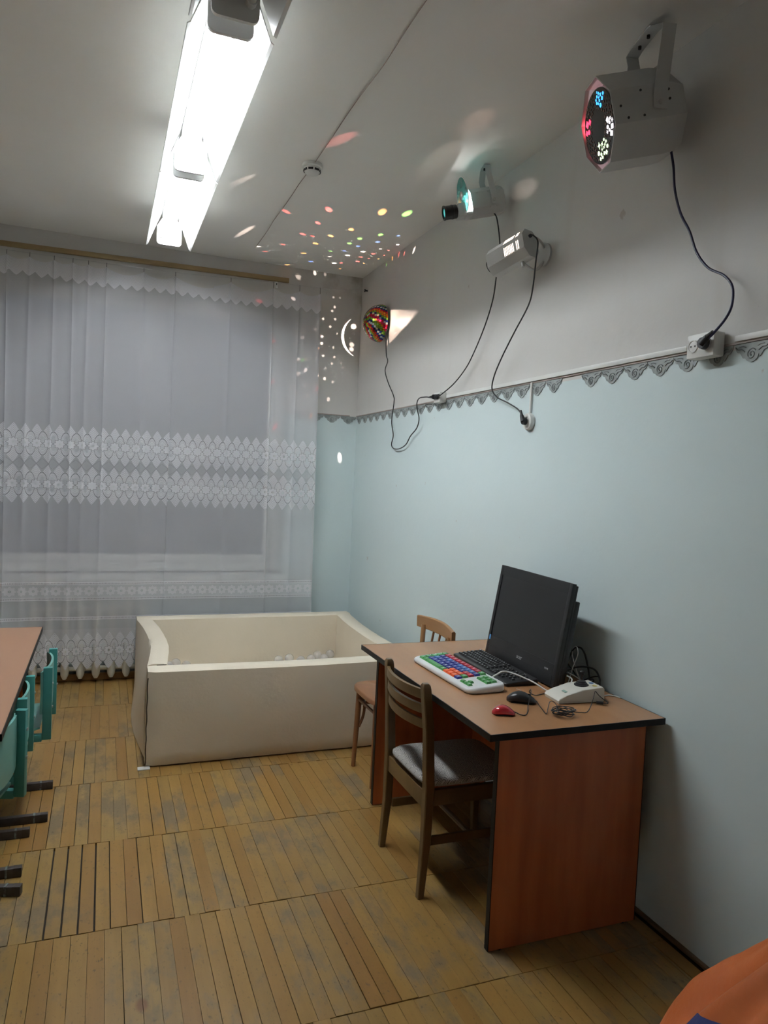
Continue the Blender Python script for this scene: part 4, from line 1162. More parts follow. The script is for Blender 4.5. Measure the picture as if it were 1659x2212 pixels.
# ------------------------------------------------------------------ the light they throw (lamps with a gobo pattern)
def gobo_lamp(name, loc, power):
    ld = bpy.data.lights.new(name, 'POINT'); ld.energy = power; ld.shadow_soft_size = 0.0; ld.use_nodes = True
    o = bpy.data.objects.new(name, ld); COL.objects.link(o); o.location = loc
    nt = ld.node_tree
    for n in list(nt.nodes): nt.nodes.remove(n)
    out = nt.nodes.new('ShaderNodeOutputLight'); em = nt.nodes.new('ShaderNodeEmission'); nt.links.new(em.outputs[0], out.inputs[0])
    g = nt.nodes.new('ShaderNodeNewGeometry')
    ng = nt.nodes.new('ShaderNodeVectorMath'); ng.operation = 'NORMALIZE'; nt.links.new(g.outputs['Incoming'], ng.inputs[0])
    return o, nt, em, ng.outputs[0]
def vdot(nt, d, v):
    n = nt.nodes.new('ShaderNodeVectorMath'); n.operation = 'DOT_PRODUCT'; nt.links.new(d, n.inputs[0]); n.inputs[1].default_value = v
    return N(nt, n.outputs['Value'])
def smooth(nt, x, a, b):
    n = nt.nodes.new('ShaderNodeMapRange'); n.interpolation_type = 'SMOOTHSTEP'; n.clamp = True
    nt.links.new(x.s, n.inputs[0]); n.inputs[1].default_value = a; n.inputs[2].default_value = b
    return N(nt, n.outputs[0])
def scale_col(nt, x, c):
    n = nt.nodes.new('ShaderNodeVectorMath'); n.operation = 'SCALE'; n.inputs[0].default_value = c; nt.links.new(x.s, n.inputs['Scale']); return n.outputs[0]
def add_cols(nt, L):
    acc = L[0]
    for s_ in L[1:]:
        n = nt.nodes.new('ShaderNodeVectorMath'); n.operation = 'ADD'; nt.links.new(acc, n.inputs[0]); nt.links.new(s_, n.inputs[1]); acc = n.outputs[0]
    return acc
GCOL = {'r': (1.0, 0.15, 0.13), 'o': (1.0, 0.42, 0.13), 'g': (0.34, 0.85, 0.16), 'b': (0.25, 0.40, 1.0), 'w': (1.0, 0.82, 0.70)}
DOTS = [(-0.885, -1.137, 3.11, 'r', 0.5, 1.2),
 (-0.668, -1.293, 3.11, 'r', 1, 1.3),
 (-0.374, -1.407, 3.11, 'o', 1, 1.6),
 (-0.235, -1.452, 3.11, 'g', 1, 1.6),
 (-0.663, -1.043, 3.11, 'r', 0.8, 1),
 (-0.44, -1.029, 3.11, 'o', 1, 1.1),
 (-0.241, -1.03, 3.11, 'g', 0.9, 1),
 (-0.132, -1.066, 3.11, 'b', 0.8, 1),
 (0.035, -1.105, 3.11, 'w', 2, 1.3),
 (-0.692, -0.79, 3.11, 'r', 0.7, 1),
 (-0.625, -0.783, 3.11, 'r', 0.5, 0.8),
 (-0.521, -0.847, 3.11, 'o', 1.2, 1),
 (-0.334, -0.89, 3.11, 'g', 0.9, 1),
 (-0.206, -0.885, 3.11, 'b', 0.6, 0.9),
 (-0.567, -0.647, 3.11, 'o', 0.9, 1),
 (-0.363, -0.762, 3.11, 'g', 0.8, 0.9),
 (-0.293, -0.736, 3.11, 'b', 0.5, 0.8),
 (-0.068, -0.899, 3.11, 'w', 2, 1),
 (0.02, -0.889, 3.11, 'r', 1.2, 0.9),
 (-0.138, -0.757, 3.11, 'w', 1.8, 0.9),
 (-0.078, -0.755, 3.11, 'r', 1, 0.8),
 (0.008, -0.766, 3.11, 'r', 1.3, 0.9),
 (-0.759, -0.515, 3.11, 'r', 0.5, 0.8),
 (-0.907, -0.383, 3.11, 'w', 0.5, 0.9),
 (-0.837, -0.297, 3.11, 'r', 0.4, 0.8),
 (-0.583, -0.394, 3.11, 'o', 0.8, 0.9),
 (-0.428, -0.537, 3.11, 'g', 0.4, 0.8),
 (-0.345, -0.59, 3.11, 'b', 0.4, 0.8),
 (-0.223, -0.637, 3.11, 'w', 1.6, 0.9),
 (-0.143, -0.632, 3.11, 'r', 1, 0.8),
 (-0.065, -0.638, 3.11, 'r', 1.2, 0.8),
 (0.005, -0.64, 3.11, 'o', 1.3, 0.9),
 (-0.293, -0.505, 3.11, 'w', 1.4, 0.9),
 (-0.198, -0.517, 3.11, 'r', 0.9, 0.8),
 (-0.133, -0.511, 3.11, 'r', 1.2, 0.8),
 (-0.072, -0.539, 3.11, 'o', 1.2, 0.8),
 (0.014, -0.524, 3.11, 'g', 0.9, 0.7),
 (-0.181, -0.404, 3.11, 'r', 1, 0.8),
 (-0.126, -0.384, 3.11, 'o', 0.9, 0.8),
 (-0.321, -0.278, 3.11, 'w', 1.3, 0.9),
 (-0.277, -0.311, 3.11, 'r', 0.5, 0.8),
 (-0.486, -0.228, 3.11, 'b', 0.4, 0.9),
 (-0.396, -0.413, 3.11, 'w', 0.4, 0.8),
 (-0.621, -0.054, 3.11, 'o', 0.7, 0.9),
 (-0.051, -0.393, 3.11, 'g', 0.4, 0.7),
 (-0.239, -0.16, 3.11, 'o', 0.4, 0.7),
 (-0.392, 0.0, 3.097, 'w', 1.6, 1),
 (-0.31, 0.0, 3.098, 'w', 0.4, 0.9),
 (-0.438, -0.15, 2.933, 'w', 1.2, 1),
 (-0.234, 0.0, 2.932, 'w', 0.5, 0.7),
 (-0.181, 0.0, 2.935, 'w', 0.3, 0.6),
 (-0.221, 0.0, 2.858, 'w', 0.9, 0.8),
 (-0.241, 0.0, 2.826, 'w', 0.8, 0.8),
 (-0.31, 0.0, 2.756, 'w', 1.1, 0.8),
 (-0.213, 0.0, 2.766, 'w', 0.9, 0.8),
 (-0.404, -0.15, 2.641, 'w', 0.4, 1),
 (-0.251, 0.0, 2.703, 'w', 1, 0.8),
 (-0.499, -0.15, 2.571, 'w', 0.5, 1),
 (-0.313, 0.0, 2.62, 'w', 1.5, 0.9),
 (-0.314, 0.0, 2.566, 'w', 1.5, 0.9),
 (-0.195, 0.0, 2.658, 'w', 0.5, 0.8),
 (-0.218, 0.0, 2.544, 'w', 0.6, 0.8),
 (-0.376, -0.15, 2.502, 'o', 0.8, 0.7),
 (-0.298, 0.0, 2.472, 'w', 1.1, 0.8),
 (-0.206, 0.0, 2.472, 'w', 0.7, 0.8),
 (-0.225, 0.0, 2.419, 'w', 0.7, 0.8),
 (-0.526, -0.15, 2.407, 'w', 0.7, 0.8),
 (-0.491, -0.15, 2.406, 'g', 0.6, 0.9),
 (-0.465, -0.15, 2.334, 'w', 1.2, 1),
 (-0.521, -0.15, 2.299, 'w', 0.5, 1),
 (-0.365, -0.15, 2.302, 'w', 1.2, 0.8),
 (-0.278, 0.0, 2.297, 'w', 1.2, 0.9),
 (-0.212, 0.0, 2.276, 'w', 0.5, 0.8),
 (-0.272, 0.0, 2.376, 'w', 0.3, 0.8),
 (-0.241, 0.0, 2.138, 'w', 0.7, 1),
 (-0.378, -0.15, 2.199, 'r', 0.4, 1),
 (-0.588, -0.15, 2.843, 'w', 0.7, 1),
 (-0.714, -0.15, 2.518, 'r', 0.7, 0.8),
 (-0.71, -0.15, 2.227, 'r', 0.4, 0.9),
 (-0.675, -0.15, 1.906, 'r', 0.6, 1),
 (-0.411, -0.15, 2.003, 'o', 0.6, 0.9),
 (-0.134, 0.0, 2.396, 'w', 0.2, 0.8),
 (-0.148, 0.0, 2.431, 'w', 0.2, 0.8),
 (-0.059, 0.0, 2.726, 'w', 2.2, 1.7),
 (-0.068, 0.0, 2.583, 'w', 1.1, 1.5),
 (-0.068, 0.0, 2.547, 'w', 1.4, 1.4),
 (-0.127, 0.0, 1.686, 'w', 1.3, 1.5),
 (-0.843, -0.15, 2.793, 'r', 0.5, 1),
 (-0.465, -0.15, 2.222, 'w', 0.3, 1)]
LB = Vector((-0.24, -0.50, 2.66))
def spot(name, loc, target, half, blend, col, power):
    ld = bpy.data.lights.new(name, 'SPOT'); ld.energy = power*DOT_POWER; ld.color = col; ld.shadow_soft_size = 0.0
    ld.spot_size = max(half*2, math.radians(1.0)); ld.spot_blend = blend
    o = bpy.data.objects.new(name, ld); COL.objects.link(o); o.location = loc
    o.rotation_euler = (Vector(target) - Vector(loc)).to_track_quat('-Z', 'Y').to_euler()
    return o
for x, y, z, c, s_, r in DOTS:
    d = Vector((x, y, z)) - LB; D = d.length; d.normalize()
    cosi = abs(d.z) if z > 3.1 else abs(d.y)
    rho = 0.0135*r/D*(0.55+0.45*cosi if z > 3.1 else 0.80)
    spot('mirror_ball_beam', LB, (x, y, z), rho*(1.75 if z > 3.1 else 1.45)*(0.55 if (z > 3.1 and x > -0.14) else 1.0), 0.85, GCOL[c], (66 if z > 3.1 else 34)*s_*D*D/max(cosi, 0.25))
o, nt, em, dr = gobo_lamp('mirror_ball_crescent', LB, DOT_POWER*40)
L = []
# crescent on the window-side wall: inside one circle, outside another
sx = nt.nodes.new('ShaderNodeSeparateXYZ'); nt.links.new(dr, sx.inputs[0])
dX, dY, dZ = (N(nt, sx.outputs[i]) for i in range(3))
k = (0.0 - LB.y)/dY.max(0.001)
cx_, cz_ = dX*k + LB.x, dZ*k + LB.z
def circ(cx, cz, r): 
    a, b = cx_ - cx, cz_ - cz
    return (a*a + b*b).sqrt()
def circle3(p, q, r):
    ax, ay = p; bx, by = q; cx, cy = r
    d = 2*(ax*(by-cy)+bx*(cy-ay)+cx*(ay-by))
    ux = ((ax*ax+ay*ay)*(by-cy)+(bx*bx+by*by)*(cy-ay)+(cx*cx+cy*cy)*(ay-by))/d
    uy = ((ax*ax+ay*ay)*(cx-bx)+(bx*bx+by*by)*(ax-cx)+(cx*cx+cy*cy)*(bx-ax))/d
    return ux, uy, math.hypot(ax-ux, ay-uy)
o1 = circle3((-0.084, 2.779), (-0.155, 2.634), (-0.047, 2.496)); i1 = circle3((-0.084, 2.779), (-0.136, 2.636), (-0.047, 2.496))
m1 = smooth(nt, circ(o1[0], o1[1], 0)*-1.0, -o1[2]-0.002, -o1[2]+0.002)
m2 = smooth(nt, circ(i1[0], i1[1], 0), i1[2]-0.002, i1[2]+0.002)
cre = m1*m2*(dY > 0.05)*(cx_ < -0.040)
L.append(scale_col(nt, cre, (3.4*0.5, 2.9*0.5, 2.5*0.5)))
nt.links.new(add_cols(nt, L), em.inputs['Color']); em.inputs['Strength'].default_value = 1.0

# the wedge of light that leaks past the rim of the ball along the wall
LW = Vector((-0.060, -0.705, 2.640))
o, nt, em, dr = gobo_lamp('mirror_ball_rim_light', LW, DOT_POWER*62)
TRI = [Vector((0, -0.640, 2.742)), Vector((0, -1.250, 2.632)), Vector((0, -0.585, 2.470))]
fac = None; cen = (TRI[0]+TRI[1]+TRI[2])/3 - LW
for a, b in ((0, 1), (1, 2), (2, 0)):
    nrm = (TRI[a]-LW).cross(TRI[b]-LW).normalized()
    if nrm.dot(cen) < 0: nrm = -nrm
    m_ = smooth(nt, vdot(nt, dr, nrm), 0.0, 0.05)
    fac = m_ if fac is None else fac*m_
lf = nt.nodes.new('ShaderNodeLightFalloff'); lf.inputs['Strength'].default_value = 1.0
fac = fac*N(nt, lf.outputs['Constant'])
nt.links.new(scale_col(nt, fac, (1.0, 0.76, 0.62)), em.inputs['Color'])

# soft patches thrown on the ceiling by the big projector
LP = Vector((-0.40, -3.30, 2.76))
for P_, c, s_, ang in (((-0.88, -2.19, 3.113), (1.0, 0.25, 0.22), 0.42, 1.5), ((-0.395, -2.63, 3.113), (1.0, 0.55, 0.40), 0.10, 4.6), ((-0.37, -2.20, 3.113), (1.0, 0.85, 0.75), 0.10, 4.0), ((0.0, -2.40, 2.975), (1.0, 0.78, 0.68), 0.22, 2.8), ((-1.05, -0.66, 3.113), (1.0, 0.80, 0.68), 1.1, 0.35), ((-1.21, -1.50, 3.113), (1.0, 0.75, 0.65), 0.30, 0.6)):
    d = Vector(P_) - LP; D = d.length; d.normalize()
    cosi = abs(d.z) if P_[2] > 3.1 else abs(d.x)
    spot('gobo_wheel_beam', LP, P_, math.radians(ang*1.25), 0.9, c, 20*s_*D*D/max(cosi, 0.15))

# ------------------------------------------------------------------ things on the desk
M_BEZ = mat('satin_black_bezel', (0.0125, 0.0125, 0.0135, 1), 0.38, (0.016, 0.016, 0.017, 1), scale=12, spec=0.45)
M_SCREEN = mat('dark_screen', (0.011, 0.011, 0.0115, 1), 0.30, (0.013, 0.013, 0.0135, 1), scale=3, spec=0.5)
M_SILVER = mat('silver_print', (0.50, 0.50, 0.50, 1), 0.4, (0.55, 0.55, 0.55, 1), scale=40)
M_STICK = mat('blue_sticker', (0.06, 0.24, 0.55, 1), 0.35, (0.09, 0.32, 0.65, 1), scale=60)
M_WPRINT = mat('white_print', (0.72, 0.74, 0.74, 1), 0.5, (0.66, 0.68, 0.68, 1), scale=40)
def joined_text(mb, txt, size, mtx, mi, depth=0.0003):
    me = text_mesh(txt, size, depth)
    n0 = len(mb.bm.faces)
    me.transform(mtx); mb.bm.from_mesh(me); bpy.data.meshes.remove(me)
    mb.bm.faces.ensure_lookup_table()
    for f in mb.bm.faces[n0:]: f.material_index = mi
phi, th = -0.0393, 0.1585
Xl = Vector((math.sin(phi), -math.cos(phi), 0)); nn = Vector((math.cos(phi), math.sin(phi), 0))
Zl = Vector((0, 0, 1))*math.cos(th) + nn*math.sin(th); Yl = Zl.cross(Xl)
mm = Matrix((Xl, Yl, Zl)).transposed().to_4x4(); mm.translation = Vector((-0.2122, -2.8915, 0.757))
mo = thing('all_in_one_computer', 'black all-in-one computer with a dark screen standing on the desk', 'computer', mtx=mm)
W2, HM = 0.2906, 0.4132
fr = MB()
fr.box((-W2+0.011, 0.009, HM/2), (0.022, 0.018, HM), bevel=0.002).box((W2-0.011, 0.009, HM/2), (0.022, 0.018, HM), bevel=0.002)
fr.box((0, 0.009, HM-0.022), (2*W2-0.044, 0.018, 0.044)).box((0, 0.009, 0.044), (2*W2-0.044, 0.018, 0.088))
bz = fr.build('bezel', M_BEZ, mo, smooth=30)
MB().box((0, 0.0095, 0.2285), (2*W2-0.044, 0.012, 0.281)).build('screen', M_SCREEN, mo)
MB().box((0, -0.0004, 0.044), (2*W2-0.01, 0.001, 0.0012)).build('bezel_groove', M_BLACK, bz)
MB().box((0.0, 0.0235, 0.2045), (2*W2-0.001, 0.011, 0.405), bevel=0.004).build('rear_case', M_BLACK, mo)
MB().box((-0.002, 0.041, 0.182), (2*W2-0.004, 0.024, 0.330), bevel=0.006).build('rear_cover', M_BLACK, mo)
MX = Matrix(((1, 0, 0, 0), (0, 0, -1, 0), (0, 1, 0, 0), (0, 0, 0, 1)))   # text plane facing -y, up z
mb = MB(); joined_text(mb, 'acer', 0.026, Matrix.Translation((0.010, -0.0006, 0.052)) @ MX, 0); mb.build('brand_lettering', M_SILVER, bz, smooth=False)
mb = MB(); joined_text(mb, 'HDMI', 0.011, Matrix.Translation((0.222, -0.0006, 0.060)) @ MX, 0); mb.build('port_lettering', M_SILVER, bz, smooth=False)
mb = MB(); mb.box((-0.270, -0.0005, 0.078), (0.014, 0.001, 0.022)); mb.build('sticker', M_STICK, bz, smooth=False)
MB().box((0.0, -0.0006, HM-0.020), (0.006, 0.0012, 0.004)).build('webcam', M_BLACK, bz)
mi_ = mm.inverted()
ft = MB()
for s_ in (-0.16, 0.16):
    a = mi_ @ (mm @ Vector((s_, 0.05, 0.10))); g = mm @ Vector((s_, 0.05, 0.10)); b_ = mi_ @ Vector((g.x + 0.055, g.y, 0.7585))
    ft.tube([a, b_], 0.006, n=8, smooth=1)
a = mi_ @ Vector((-0.062, -2.74, 0.754)); 
ft.build('stand', M_BLACK, mo)
MB().box((0, 0.009, -0.0024), (0.40, 0.014, 0.0045)).build('rubber_feet', M_RUBBER, mo)

def key_mesh(kw, kd, kh, label, kmat, lsize, pmat, lmat=None):
    mb = MB()
    def ring(k, z): return [(-kw/2*k[0], -kd/2*k[1], z), (kw/2*k[0], -kd/2*k[1], z), (kw/2*k[0], kd/2*k[1], z), (-kw/2*k[0], kd/2*k[1], z)]
    t = 1-0.0055/kw, 1-0.0055/kd
    t1 = 1-0.0068/kw, 1-0.0068/kd
    mb.loft([ring((1, 1), 0), ring(t, kh-0.0006), ring(t1, kh)])
    if label: joined_text(mb, label, lsize, Matrix.Translation((0, 0, kh+0.0002)), 1, 0.0002)
    me = mb.mesh('key'); me.materials.append(kmat); me.materials.append(pmat); return me

# white keyboard with large coloured keys
M_WKB = mat('glossy_white_plastic', (0.74, 0.75, 0.76, 1), 0.28, (0.70, 0.71, 0.72, 1), scale=10)
KC = {'G': (0.075, 0.29, 0.085), 'B': (0.030, 0.042, 0.24), 'R': (0.42, 0.016, 0.040), 'O': (0.68, 0.105, 0.028), 'L': (0.06, 0.17, 0.42)}
KM = {k: mat('key_plastic_'+n, (*KC[k], 1), 0.35, (*[min(1, c*1.15) for c in KC[k]], 1), scale=20) for k, n in zip('GBROL', ('green', 'blue', 'red', 'orange', 'light_blue'))}
wk = thing('colour_keyboard', 'white keyboard with large green, blue, red and orange keys', 'keyboard', (-0.5080, -2.9160, 0.750), math.radians(-88.8))
rings = []
def rrect(hx, hy, r, z0, slope, n=6):
    pts = []
    for cx, cy, a0 in ((hx-r, hy-r, 0), (-hx+r, hy-r, PI/2), (-hx+r, -hy+r, PI), (hx-r, -hy+r, 1.5*PI)):
        for k in range(n):
            a = a0 + PI/2*k/(n-1); x, y = cx + r*math.cos(a), cy + r*math.sin(a)
            pts.append((x, y, z0 + slope*(y+0.0825)/0.165))
    return pts
HX, HY = 0.2555, 0.0835
rings = [rrect(HX-0.004, HY-0.004, 0.03, 0.001, 0), rrect(HX, HY, 0.032, 0.006, 0.0), rrect(HX, HY, 0.032, 0.013, 0.012), rrect(HX-0.003, HY-0.003, 0.030, 0.018, 0.013), rrect(HX-0.008, HY-0.008, 0.026, 0.0205, 0.013)]
MB().loft(rings).build('case', M_WKB, wk, smooth=50)
SL = math.atan(0.013/0.165)
def kz(y): return 0.0205 + 0.013*(y+0.0825)/0.165 - 0.0006
for (x0k, x1k, y0k, y1k) in ((-0.228, 0.129, -0.0655, 0.0715), (0.146, 0.232, 0.004, 0.060), (0.148, 0.222, -0.066, -0.026)):
    yc = (y0k+y1k)/2
    MB().box(((x0k+x1k)/2, yc, kz(yc)), (x1k-x0k, y1k-y0k, 0.0018), bevel=0.0006, rot=Matrix.Rotation(SL, 3, 'X')).build('key_surround', M_WHITE, wk)
PX, PY = 0.0318, 0.0262
X0, Y0k = -0.2245, -0.0625
ROWS = ['GGS   GOOOB', 'GBBBBBBOOOG', 'GBBBBBBBBRR', 'GBBBBBBBBBB', 'GRRRRRRRRRG']
LET = [['Fn', 'Alt', '', '', '', '', 'Alt', ',', '.', '/', '?'], ['Ctrl', 'Z', 'X', 'C', 'V', 'B', 'N', '-', '=', '+', 'Enter'], ['Caps', 'A', 'S', 'D', 'F', 'G', 'H', 'J', 'K', ';', '*'], ['Tab', 'Q', 'W', 'E', 'R', 'T', 'Y', 'U', 'I', 'O', 'P'], ['Esc', '1', '2', '3', '4', '5', '6', '7', '8', '9', 'Bksp']]
def put_key(parent, me, x, y, z, rx):
    o = link('key', me, parent); o.location = (x, y, z); o.rotation_euler = (rx, 0, 0); return o
for r in range(5):
    c = 0
    while c < 11:
        ch_ = ROWS[r][c]; wdt = 1
        if ch_ == ' ': c += 1; continue
        if ch_ == 'S': wdt = 4; ch_ = 'G'
        vowel = LET[r][c] in 'AEIOUY' and len(LET[r][c]) == 1
        km = KM['L'] if (ch_ == 'B' and vowel) else KM[ch_]
        x = X0 + PX*(c + wdt/2); y = Y0k + PY*(r + 0.5)
        lb = LET[r][c]
        me = key_mesh(PX*wdt-0.0012, PY-0.0012, 0.0085, lb, km, 0.012 if len(lb) < 2 else 0.0065, M_WPRINT)
        put_key(wk, me, x, y, kz(y), SL); c += wdt
for i in range(3):
    for j in range(2):
        x, y = 0.162 + 0.027*i, 0.020 + 0.024*j
        me = key_mesh(0.0258, 0.0228, 0.0085, [['Del', 'End', 'PgDn'], ['Ins', 'Home', 'PgUp']][j][i], KM['G'], 0.006, M_WPRINT); put_key(wk, me, x, y, kz(y), SL)
for x, y, l in ((0.161, -0.055, '<'), (0.185, -0.055, 'v'), (0.209, -0.055, '>'), (0.185, -0.036, '^')):
    me = key_mesh(0.0228, 0.0182, 0.0085, l, KM['G'], 0.011, M_WPRINT); put_key(wk, me, x, y, kz(y), SL)
MB().tube(inv_pts(wk, [(-0.424, -3.050, 0.772), (-0.405, -3.062, 0.788), (-0.382, -3.075, 0.803), (-0.345, -3.098, 0.797), (-0.300, -3.165, 0.780), (-0.272, -3.215, 0.760), (-0.242, -3.235, 0.757), (-0.190, -3.226, 0.770), (-0.158, -3.212, 0.795), (-0.170, -3.194, 0.807)]), 0.0030, n=8, smooth=6).build('usb_cable', M_PLASTIC, wk)

# black keyboard
kb = thing('black_keyboard', 'slim black keyboard lying in front of the computer screen', 'keyboard', (-0.3080, -2.8650, 0.750), math.radians(-91.8))
HXb, HYb = 0.2450, 0.0735
def rr2(hx, hy, r, z0, slope, n=4):
    pts = []
    for cx, cy, a0 in ((hx-r, hy-r, 0), (-hx+r, hy-r, PI/2), (-hx+r, -hy+r, PI), (hx-r, -hy+r, 1.5*PI)):
        for k in range(n):
            a = a0 + PI/2*k/(n-1); x, y = cx + r*math.cos(a), cy + r*math.sin(a)
            pts.append((x, y, z0 + slope*(y+HYb)/(2*HYb)))
    return pts
MB().loft([rr2(HXb-0.002, HYb-0.002, 0.008, 0.001, 0), rr2(HXb, HYb, 0.009, 0.004, 0), rr2(HXb, HYb, 0.009, 0.011, 0.011), rr2(HXb-0.002, HYb-0.002, 0.008, 0.013, 0.011)]).build('case', M_BLACK, kb, smooth=40)
M_KEYB = mat('matt_black_key', (0.014, 0.014, 0.015, 1), 0.45, (0.019, 0.019, 0.020, 1), scale=30, spec=0.5)
SLb = math.atan(0.011/(2*HYb))
def kzb(y): return 0.0128 + 0.011*(y+HYb)/(2*HYb)
p_ = 0.0186
main = ["Esc F1 F2 F3 F4 F5 F6 F7 F8 F9 F10 F11 F12 Ps Sl".split(), "` 1 2 3 4 5 6 7 8 9 0 - = Bk:2".split(), "Tb:1.5 Q W E R T Y U I O P [ ] \\:1.5".split(), "Cp:1.75 A S D F G H J K L ; ' En:2.25".split(), "Sh:2.25 Z X C V B N M , . / Sh:2.75".split(), "Ct:1.25 Wn:1.25 Al:1.25 Sp:6.25 Al:1.25 Fn:1.25 Mn:1.25 Ct:1.25".split()]
kcache = {}
def bkey(w_, lb, x, y):
    me = kcache.get((w_, lb))
    if me is None:
        me = key_mesh(p_*w_-0.0012, 0.0178-0.0012, 0.0068, '' if lb == 'Sp' else lb, M_KEYB, 0.0085 if len(lb) == 1 else 0.0060, M_WPRINT); kcache[(w_, lb)] = me
    put_key(kb, me, x, y, kzb(y)-0.0004, SLb)
for ri, row_ in enumerate(main):
    x = -0.2360; y = 0.0550 - 0.0196*ri
    for it in row_:
        lb, w_ = (it.rsplit(':', 1) + ['1'])[:2] if ':' in it and it != ':' else (it, '1')
        w_ = float(w_); bkey(w_, lb, x + p_*w_/2, y); x += p_*w_
for ri, row_ in enumerate((("In", "Hm", "Pu"), ("De", "Ed", "Pd"))):
    for ci, lb in enumerate(row_): bkey(1, lb, 0.0640 + p_*ci, 0.0354 - 0.0196*ri)
bkey(1, '^', 0.0640+p_, 0.0550-0.0196*4)
for ci, lb in enumerate(('<', 'v', '>')): bkey(1, lb, 0.0640 + p_*ci, 0.0550-0.0196*5)
for ri, row_ in enumerate((("Nm", "/", "*", "-"), ("7", "8", "9", "+"), ("4", "5", "6"), ("1", "2", "3", "Et"), ("0", "."))):
    for ci, lb in enumerate(row_): bkey(1, lb, 0.1360 + p_*ci*1.35, 0.0354 - 0.0196*ri)
mb = MB(); joined_text(mb, 'acer', 0.009, Matrix.Translation((0.165, 0.060, kzb(0.060)+0.0004)) @ Matrix.Rotation(SLb, 4, 'X'), 0); mb.build('brand_lettering', M_WPRINT, kb, smooth=False)

# mice
def mouse(name, label, loc, rz, L_, W_, H_, m, mwheel, extra=True):
    t = thing(name, label, 'computer mouse', loc, rz)
    rings = []
    n = 14
    for i in range(n+1):
        u = i/n; x = L_*(u-0.5)
        half = W_/2*(math.sin(PI*min(max(u, 0.0), 1.0))**0.38 if 0 < u < 1 else 0.02)*(0.93 + 0.10*math.cos(2*PI*u))
        hh = H_*max(0.10, (math.sin(PI*(0.06+0.90*u))**0.75)*(1.06-0.30*u))
        ring = []
        for k in range(18):
            a = 2*PI*k/18; c, s_ = math.cos(a), math.sin(a)
            z = 0.0015 + (hh*0.30 + hh*0.70*s_ if s_ > 0 else hh*0.30*(1 + s_))
            ring.append((x, half*math.copysign(abs(c)**0.8, c), z))
        rings.append(ring)
    MB().loft(rings).build('shell', m, t, smooth=70)
    MB().box((0, 0, 0.001), (L_*0.7, W_*0.6, 0.002)).build('sole', M_BLACK, t)
    if mwheel: MB().cyl((L_*0.24, -0.003, H_*0.66), (L_*0.24, 0.003, H_*0.66), 0.0065, n=14).build('scroll_wheel', mwheel, t)
    return t
M_REDG = mat('glossy_red_plastic', (0.42, 0.012, 0.022, 1), 0.12, (0.48, 0.016, 0.028, 1), scale=10, spec=0.6, coat=0.5)
def dirz(a, b): return math.atan2(b[1]-a[1], b[0]-a[0])
rm = mouse('red_mouse', 'small glossy red mouse near the front corner of the desk', (-0.568, -3.398, 0.750), math.radians(-20), 0.082, 0.056, 0.034, M_REDG, None)
bm_ = mouse('black_mouse', 'matt black mouse lying behind the red one', (-0.430, -3.290, 0.750), math.radians(-32), 0.108, 0.066, 0.041, M_BLACK, M_RUBBER)
MB().tube(inv_pts(rm, [(-0.532, -3.410, 0.760), (-0.518, -3.424, 0.754), (-0.500, -3.428, 0.7525), (-0.470, -3.395, 0.7525), (-0.447, -3.360, 0.7600), (-0.425, -3.340, 0.795), (-0.400, -3.300, 0.797), (-0.380, -3.262, 0.775), (-0.340, -3.240, 0.7545), (-0.290, -3.222, 0.7525), (-0.240, -3.205, 0.7525)]), 0.0017, n=6, smooth=6).build('cable', M_RUBBER, rm)
mb = MB(); joined_text(mb, 'acer', 0.011, Matrix.Translation((-0.012, 0.012, 0.0415)) @ Matrix.Rotation(math.radians(-6), 4, 'X') @ Matrix.Rotation(math.radians(14), 4, 'Y'), 0); mb.build('brand_lettering', M_SILVER, bm_, smooth=False)
pts = [(-0.385, -3.318, 0.760), (-0.391, -3.345, 0.7530), (-0.415, -3.415, 0.7525), (-0.418, -3.432, 0.7525), (-0.395, -3.405, 0.758), (-0.365, -3.372, 0.772), (-0.345, -3.368, 0.768), (-0.350, -3.400, 0.758)]
cr = random.Random(11)
for k in range(46):
    a = k*1.02 + 2.2; ax = 0.042 + cr.uniform(-0.022, 0.014); ay = 0.026 + cr.uniform(-0.014, 0.010)
    pts.append((-0.372 + ax*math.cos(a) + 0.006*math.sin(k*0.7), -3.462 + ay*math.sin(a) + 0.004*math.cos(k*0.9), 0.7530 + 0.020*abs(math.sin(k*0.31)) + cr.uniform(0, 0.003)))
pts += [(-0.338, -3.440, 0.757), (-0.315, -3.435, 0.7530), (-0.290, -3.448, 0.7525), (-0.262, -3.452, 0.754), (-0.225, -3.425, 0.772), (-0.195, -3.398, 0.795), (-0.181, -3.386, 0.802), (-0.165, -3.390, 0.785), (-0.140, -3.404, 0.764), (-0.138, -3.398, 0.757), (-0.150, -3.385, 0.757)]
MB().tube(inv_pts(bm_, pts), 0.0016, n=6, smooth=5).build('cable', M_RUBBER, bm_)
q = inv_pts(bm_, [(-0.166, -3.376, 0.7575), (-0.146, -3.390, 0.7575)])
MB().tube(q, 0.0055, n=8, smooth=1).build('usb_plug', M_RUBBER, bm_)

